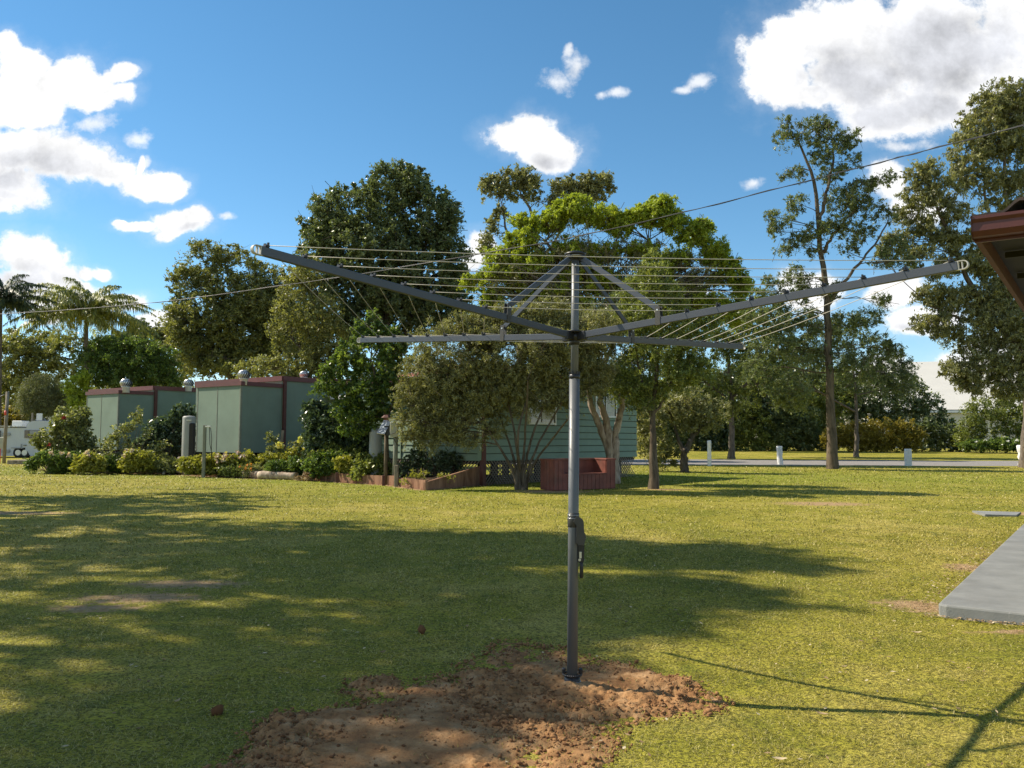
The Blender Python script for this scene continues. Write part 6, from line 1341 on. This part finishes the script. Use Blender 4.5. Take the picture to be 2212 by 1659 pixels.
shrub('climber', 'dark green climber mounded between the two green cabins', 'climber', 514, [(385, 905, 36, 24), (350, 925, 26, 22), (330, 950, 22, 20), (370, 945, 40, 34), (400, 895, 30, 18), (340, 975, 24, 20), (305, 960, 16, 14)], 36.4, M['leaf_glossy'], 0.22, 1.9, 30, 0.14, 0.08, None, 0.3, zbase=0.1)
shrub('climbing_rose', 'tall thin rose shoots in front of the far left cabin corner', 'rose bush', 515, [(285, 915, 5, 26), (300, 900, 7, 22), (268, 930, 8, 20), (320, 935, 8, 16), (250, 945, 14, 24), (232, 960, 18, 14), (275, 965, 14, 16), (240, 985, 30, 14), (330, 985, 26, 14), (360, 995, 24, 16), (345, 960, 20, 12)], 33.4, M['leaf_rose'], 0.16, 1.0, 12, 0.11, 0.06, None, 0.3, zbase=0.2, stems=3, shell=0.2)
shrub('ivy', 'ivy with sunlit leaves creeping over the lattice of the cottage', 'ivy', 516, [(890, 1000, 26, 16), (930, 1005, 30, 18), (970, 1000, 26, 18), (905, 975, 16, 14), (960, 985, 16, 12), (880, 1020, 24, 12), (910, 940, 6, 26)], 26.4, M['leaf_glossy'], 0.13, 1.5, 22, 0.085, 0.05, None, 0.33, zbase=0.05)
shrub('garden_weeds', 'thin pale weed stalks in the bed in front of the lattice', 'weeds', 517, [(895, 1025, 14, 10), (915, 1028, 14, 10), (960, 1030, 20, 8), (876, 1040, 14, 8)], 24.8, M['leaf_hydrangea'], 0.1, 0.8, 12, 0.09, 0.018, None, 0.3, zbase=0.1, stems=6)
# lime tree (citrus) in the bed
g_ = gnd(838, 1040); Y = 27.4; b0 = np.array([at(838, 1030, Y).x, Y, 0.1])
lb = [(790, 740, 34, 26), (830, 725, 26, 20), (760, 780, 42, 30), (810, 790, 50, 34), (850, 760, 30, 30), (735, 830, 40, 28), (790, 850, 50, 36), (840, 830, 34, 34), (720, 800, 26, 20), (700, 840, 28, 14), (745, 880, 40, 28), (800, 890, 44, 24), (835, 870, 30, 28), (765, 915, 34, 24), (870, 780, 16, 16), (815, 925, 24, 16), (775, 715, 10, 24), (820, 700, 9, 22), (850, 715, 9, 20), (740, 755, 14, 20), (870, 745, 9, 16), (800, 690, 7, 20)]
tree('citrus_tree', 'bright glossy green fruit tree behind the tilted panel, left of the cottage', 'tree', 601, lobes3(lb, Y), [[b0, G3(835, 960, Y), G3(836, 910, Y), G3(820, 850, Y), G3(800, 780, Y)], [G3(836, 915, Y), G3(790, 880, Y), G3(750, 840, Y)], [G3(836, 905, Y), G3(850, 860, Y), G3(845, 790, Y)]],
     M['leaf_bright'], M['bark_brown'], 0.085, 0.03, 0.19, 1.3, 26, 0.115, 0.064, None, gap=0.38, gapf=1.5, twigs=5, droop=0.1, limb_from=0.3)

# ================================================================== trees left of the frame: they shade the lawn
SX, SY = SUN_AZ.x/math.tan(SUN_EL), SUN_AZ.y/math.tan(SUN_EL)
def cast(px, py, z, r1, r2=None):
    g_ = gnd(px, py)
    while True:      # high enough for the crown to stay left of the view
        X, Y = g_.x+SX*z, g_.y+SY*z
        if (X+r1*1.25)/Y < -0.645 or z > 22: break
        z += 0.3
    return (np.array([g_.x+SX*z, g_.y+SY*z, z]), np.array([r1, r2 or r1, (r1+(r2 or r1))/2*0.8]))
def shade_tree(name, label, seed, casts, trunk_xy, leaf, per=40, dens=1.3, gap=0.36, cr=0.5, ll=0.22, lw=0.09, gapf=0.6):
    L3 = [cast(*c) for c in casts]; cen = sum(l[0] for l in L3)/len(L3); b0 = np.array([trunk_xy[0], trunk_xy[1], -0.1])
    tree(name, label, 'tree', seed, L3, [[b0, np.array([b0[0]*0.9+cen[0]*0.1, b0[1]*0.9+cen[1]*0.1, cen[2]*0.45]), np.array([cen[0], cen[1], cen[2]*0.9])]], M[leaf], M['bark_grey'], 0.38, 0.12, cr, dens, per, ll, lw, 'gum trees left of the lawn', gap=gap, gapf=gapf, twigs=4, droop=0.7, limb_from=0.4)
shade_tree('shade_tree', 'tall gum left of the lawn that shades its middle', 701,
    [(1600, 1225, 14.5, 1.1, .8), (1480, 1205, 14, 1.5, 1.1), (1330, 1185, 13.5, 1.9, 1.5), (1180, 1180, 13, 2.0, 1.6), (1250, 1290, 13, 1.5, .8), (1330, 1320, 13, 1.0, .5), (1200, 1340, 12.5, 1.0, .5), (1050, 1180, 13, 2.0, 1.8), (900, 1185, 12.5, 2.0, 1.8), (1050, 1270, 13, 1.9, 1.0), (1400, 1275, 14, 1.2, .7), (820, 1260, 12, 1.8, 1.2)], (-15.5, 15), 'leaf_gum', dens=1.4, gap=0.41, cr=0.42)
shade_tree('shade_tree', 'broad gum left of the lawn nearest the camera', 702,
    [(1050, 1330, 11.5, 1.3, .7), (900, 1340, 11, 1.3, .6), (600, 1300, 11, 1.5, .8), (400, 1390, 11, 1.2, .6), (750, 1410, 10.5, 1.1, .45), (500, 1480, 10.5, 1.1, .45), (250, 1440, 10.5, 1.1, .5), (650, 1570, 10, .8, .35), (300, 1580, 10, 1.0, .35), (80, 1520, 10, 1, .4), (880, 1470, 10.5, .8, .4), (1000, 1430, 10.5, .8, .4), (1080, 1445, 10.5, .55, .25), (760, 1530, 10, .8, .35), (900, 1520, 10, .6, .25), (640, 1600, 10, .7, .3), (560, 1650, 10, .8, .3), (450, 1560, 10, .9, .35), (1100, 1390, 11, .9, .3), (100, 1340, 10.5, 1.3, .7), (150, 1640, 9.6, .9, .3)], (-14.5, 8.5), 'leaf_gum', dens=1.3, gap=0.425, cr=0.34, per=34, ll=0.17, lw=0.07, gapf=0.9)
shade_tree('shade_tree', 'gum tree at the far left of the lawn, behind the other two', 703,
    [(460, 1063, 9, 1.2, 1.4), (350, 1075, 9, 2.2, 2.0), (180, 1085, 9, 2.4, 2.2), (20, 1090, 9, 2.4, 2.4), (400, 1098, 9, 1.6, 1.0), (250, 1130, 10, 2.0, 1.3), (60, 1150, 10, 2.2, 1.6), (480, 1150, 11, 1.4, 1.0), (150, 1200, 11, 2.0, 1.2), (420, 1200, 11, 1.8, 1.2), (620, 1140, 12, 1.4, 1.2), (700, 1190, 12, 1.7, 1.4), (30, 1260, 11, 1.5, .9), (-150, 1120, 9, 3, 3)], (-24, 19), 'leaf_gum', dens=1.1, gap=0.45, cr=0.46)

# ================================================================== litter
def fallen_leaf(px, py, s, lb_, seed, mat='leaf_dry'):
    g_ = gnd(px, py); s *= 0.72; r = random.Random(seed); a = r.uniform(0, 6.28); z0_ = gz1(g_.x, g_.y)+0.018; mb = MB(); n = 7; vs = []
    for i in range(n):
        f = i/(n-1); w_ = s*0.28*math.sin(math.pi*min(max(f, 0.04), 0.97))**0.8; x = (f-0.5)*s*1.2; h_ = 0.25*s*(f-0.5)**2*4*r.uniform(0.6, 1.2)
        for sg in (-1, 0, 1): vs.append((g_.x+x*math.cos(a)-w_*sg*math.sin(a), g_.y+x*math.sin(a)+w_*sg*math.cos(a), z0_+h_+abs(sg)*w_*0.5))
    fs = []
    for i in range(n-1):
        for j in range(2): k = i*3+j; fs.append((k, k+3, k+4, k+1))
    mb.add(vs, fs, True); o = mb.build('fallen_leaf', M[mat], None, (g_.x, g_.y, 0))
    a_ = o.data.attributes.new('rnd', 'FLOAT', 'FACE'); a_.data.foreach_set('value', np.full(len(o.data.polygons), 0.2+0.7*r.random(), np.float32))
    tag(o, lb_, 'leaf', 'fallen leaves on the lawn')
FL = [(826, 1401, .07, 'pale curled leaf on shaded grass left of the upper soil edge'), (1100, 1331, .05, 'tiny pale leaf on shaded grass above the soil'), (1980, 1366, .09, 'brown folded leaf on the lawn below the slab corner'), (1684, 1634, .08, 'pale leaf at the bottom of the lawn, right of the soil'),
      (2048, 1430, .05, 'small round pale leaf right of the folded brown leaf'), (2210, 1480, .06, 'pale leaf by the right edge of the lawn'), (1888, 1381, .05, 'thin pale leaf left of the slab corner'), (1823, 1433, .05, 'small pale leaf above the two cable thin shadows'), (1318, 1313, .05, 'pale leaf right of the mast in shade'),
      (1589, 1237, .05, 'pale leaf near the tip of the big tree shadow'), (1466, 1330, .05, 'thin leaf right of the mast just beyond the soil'), (2240, 1600, .07, 'leaf near the lower right corner'), (382, 1514, .06, 'pale leaf in the lower left shade'), (1450, 1462, .06, 'straw coloured leaf right of the mast on the soil edge'),
      (1775, 1528, .08, 'pale leaf below the mast shadow'), (1340, 1311, .05, 'pair leaf beside another pale one right of the mast'), (2050, 1368, .05, 'small dark leaf right of the folded one'), (1950, 1290, .06, 'brown leaf by the left edge of the slab'), (1845, 1200, .05, 'light leaf on the sunny lawn far right of the mast')]
for i, f in enumerate(FL): fallen_leaf(f[0], f[1], f[2], f[3], i*7+1)
# litter along the slab edge and scattered tiny bits over the lawn
r = np.random.default_rng(9); n = 2600; C = []
for i in range(n):
    if i < 500: q = SA+dirB*r.uniform(-0.1, 3.0)-dirA*abs(r.normal()*0.05+0.03)
    elif i < 900: q = SA+dirA*r.uniform(-0.2, 6)-dirB*(abs(r.normal())*0.18+0.02)
    elif i < 1900: Y = 3*(40/3)**r.uniform(0, 1); q = Vector((r.uniform(-0.65, 0.65)*Y, Y, 0))
    else:
        e = r.integers(0, len(EDGE)-1); q = EDGE[e].lerp(EDGE[e+1], r.uniform()); q = Vector((q.x+r.normal()*0.1, q.y-abs(r.normal())*0.7, 0))
    C.append((q.x, q.y, 0))
C = np.array(C); C[:, 2] = gz(C[:, 0], C[:, 1])+0.02
keep = ~inpoly(C[:, 0], C[:, 1], [tuple(p_[:2]) for p_ in slab_poly]); C = C[keep]; sc_l = np.where(np.arange(len(C)) < 800, 0.04, 0.03+0.0012*C[:, 1])
V, F, rr = leaf_mesh(C, r.uniform(0, 1, len(C)), 1.0, 0.45, r, 0.0, 0.0); V = V.reshape(-1, 4, 3); V = C[:, None]+(V-C[:, None])*sc_l[:, None, None]; V[:, :, 2] = C[:, None, 2]+(V[:, :, 2]-C[:, None, 2])*0.35
tag(mesh_np('leaf_litter', V.reshape(-1, 3), F, M['leaf_dry'], attr={'rnd': ('FACE', rr)}), kind='stuff')
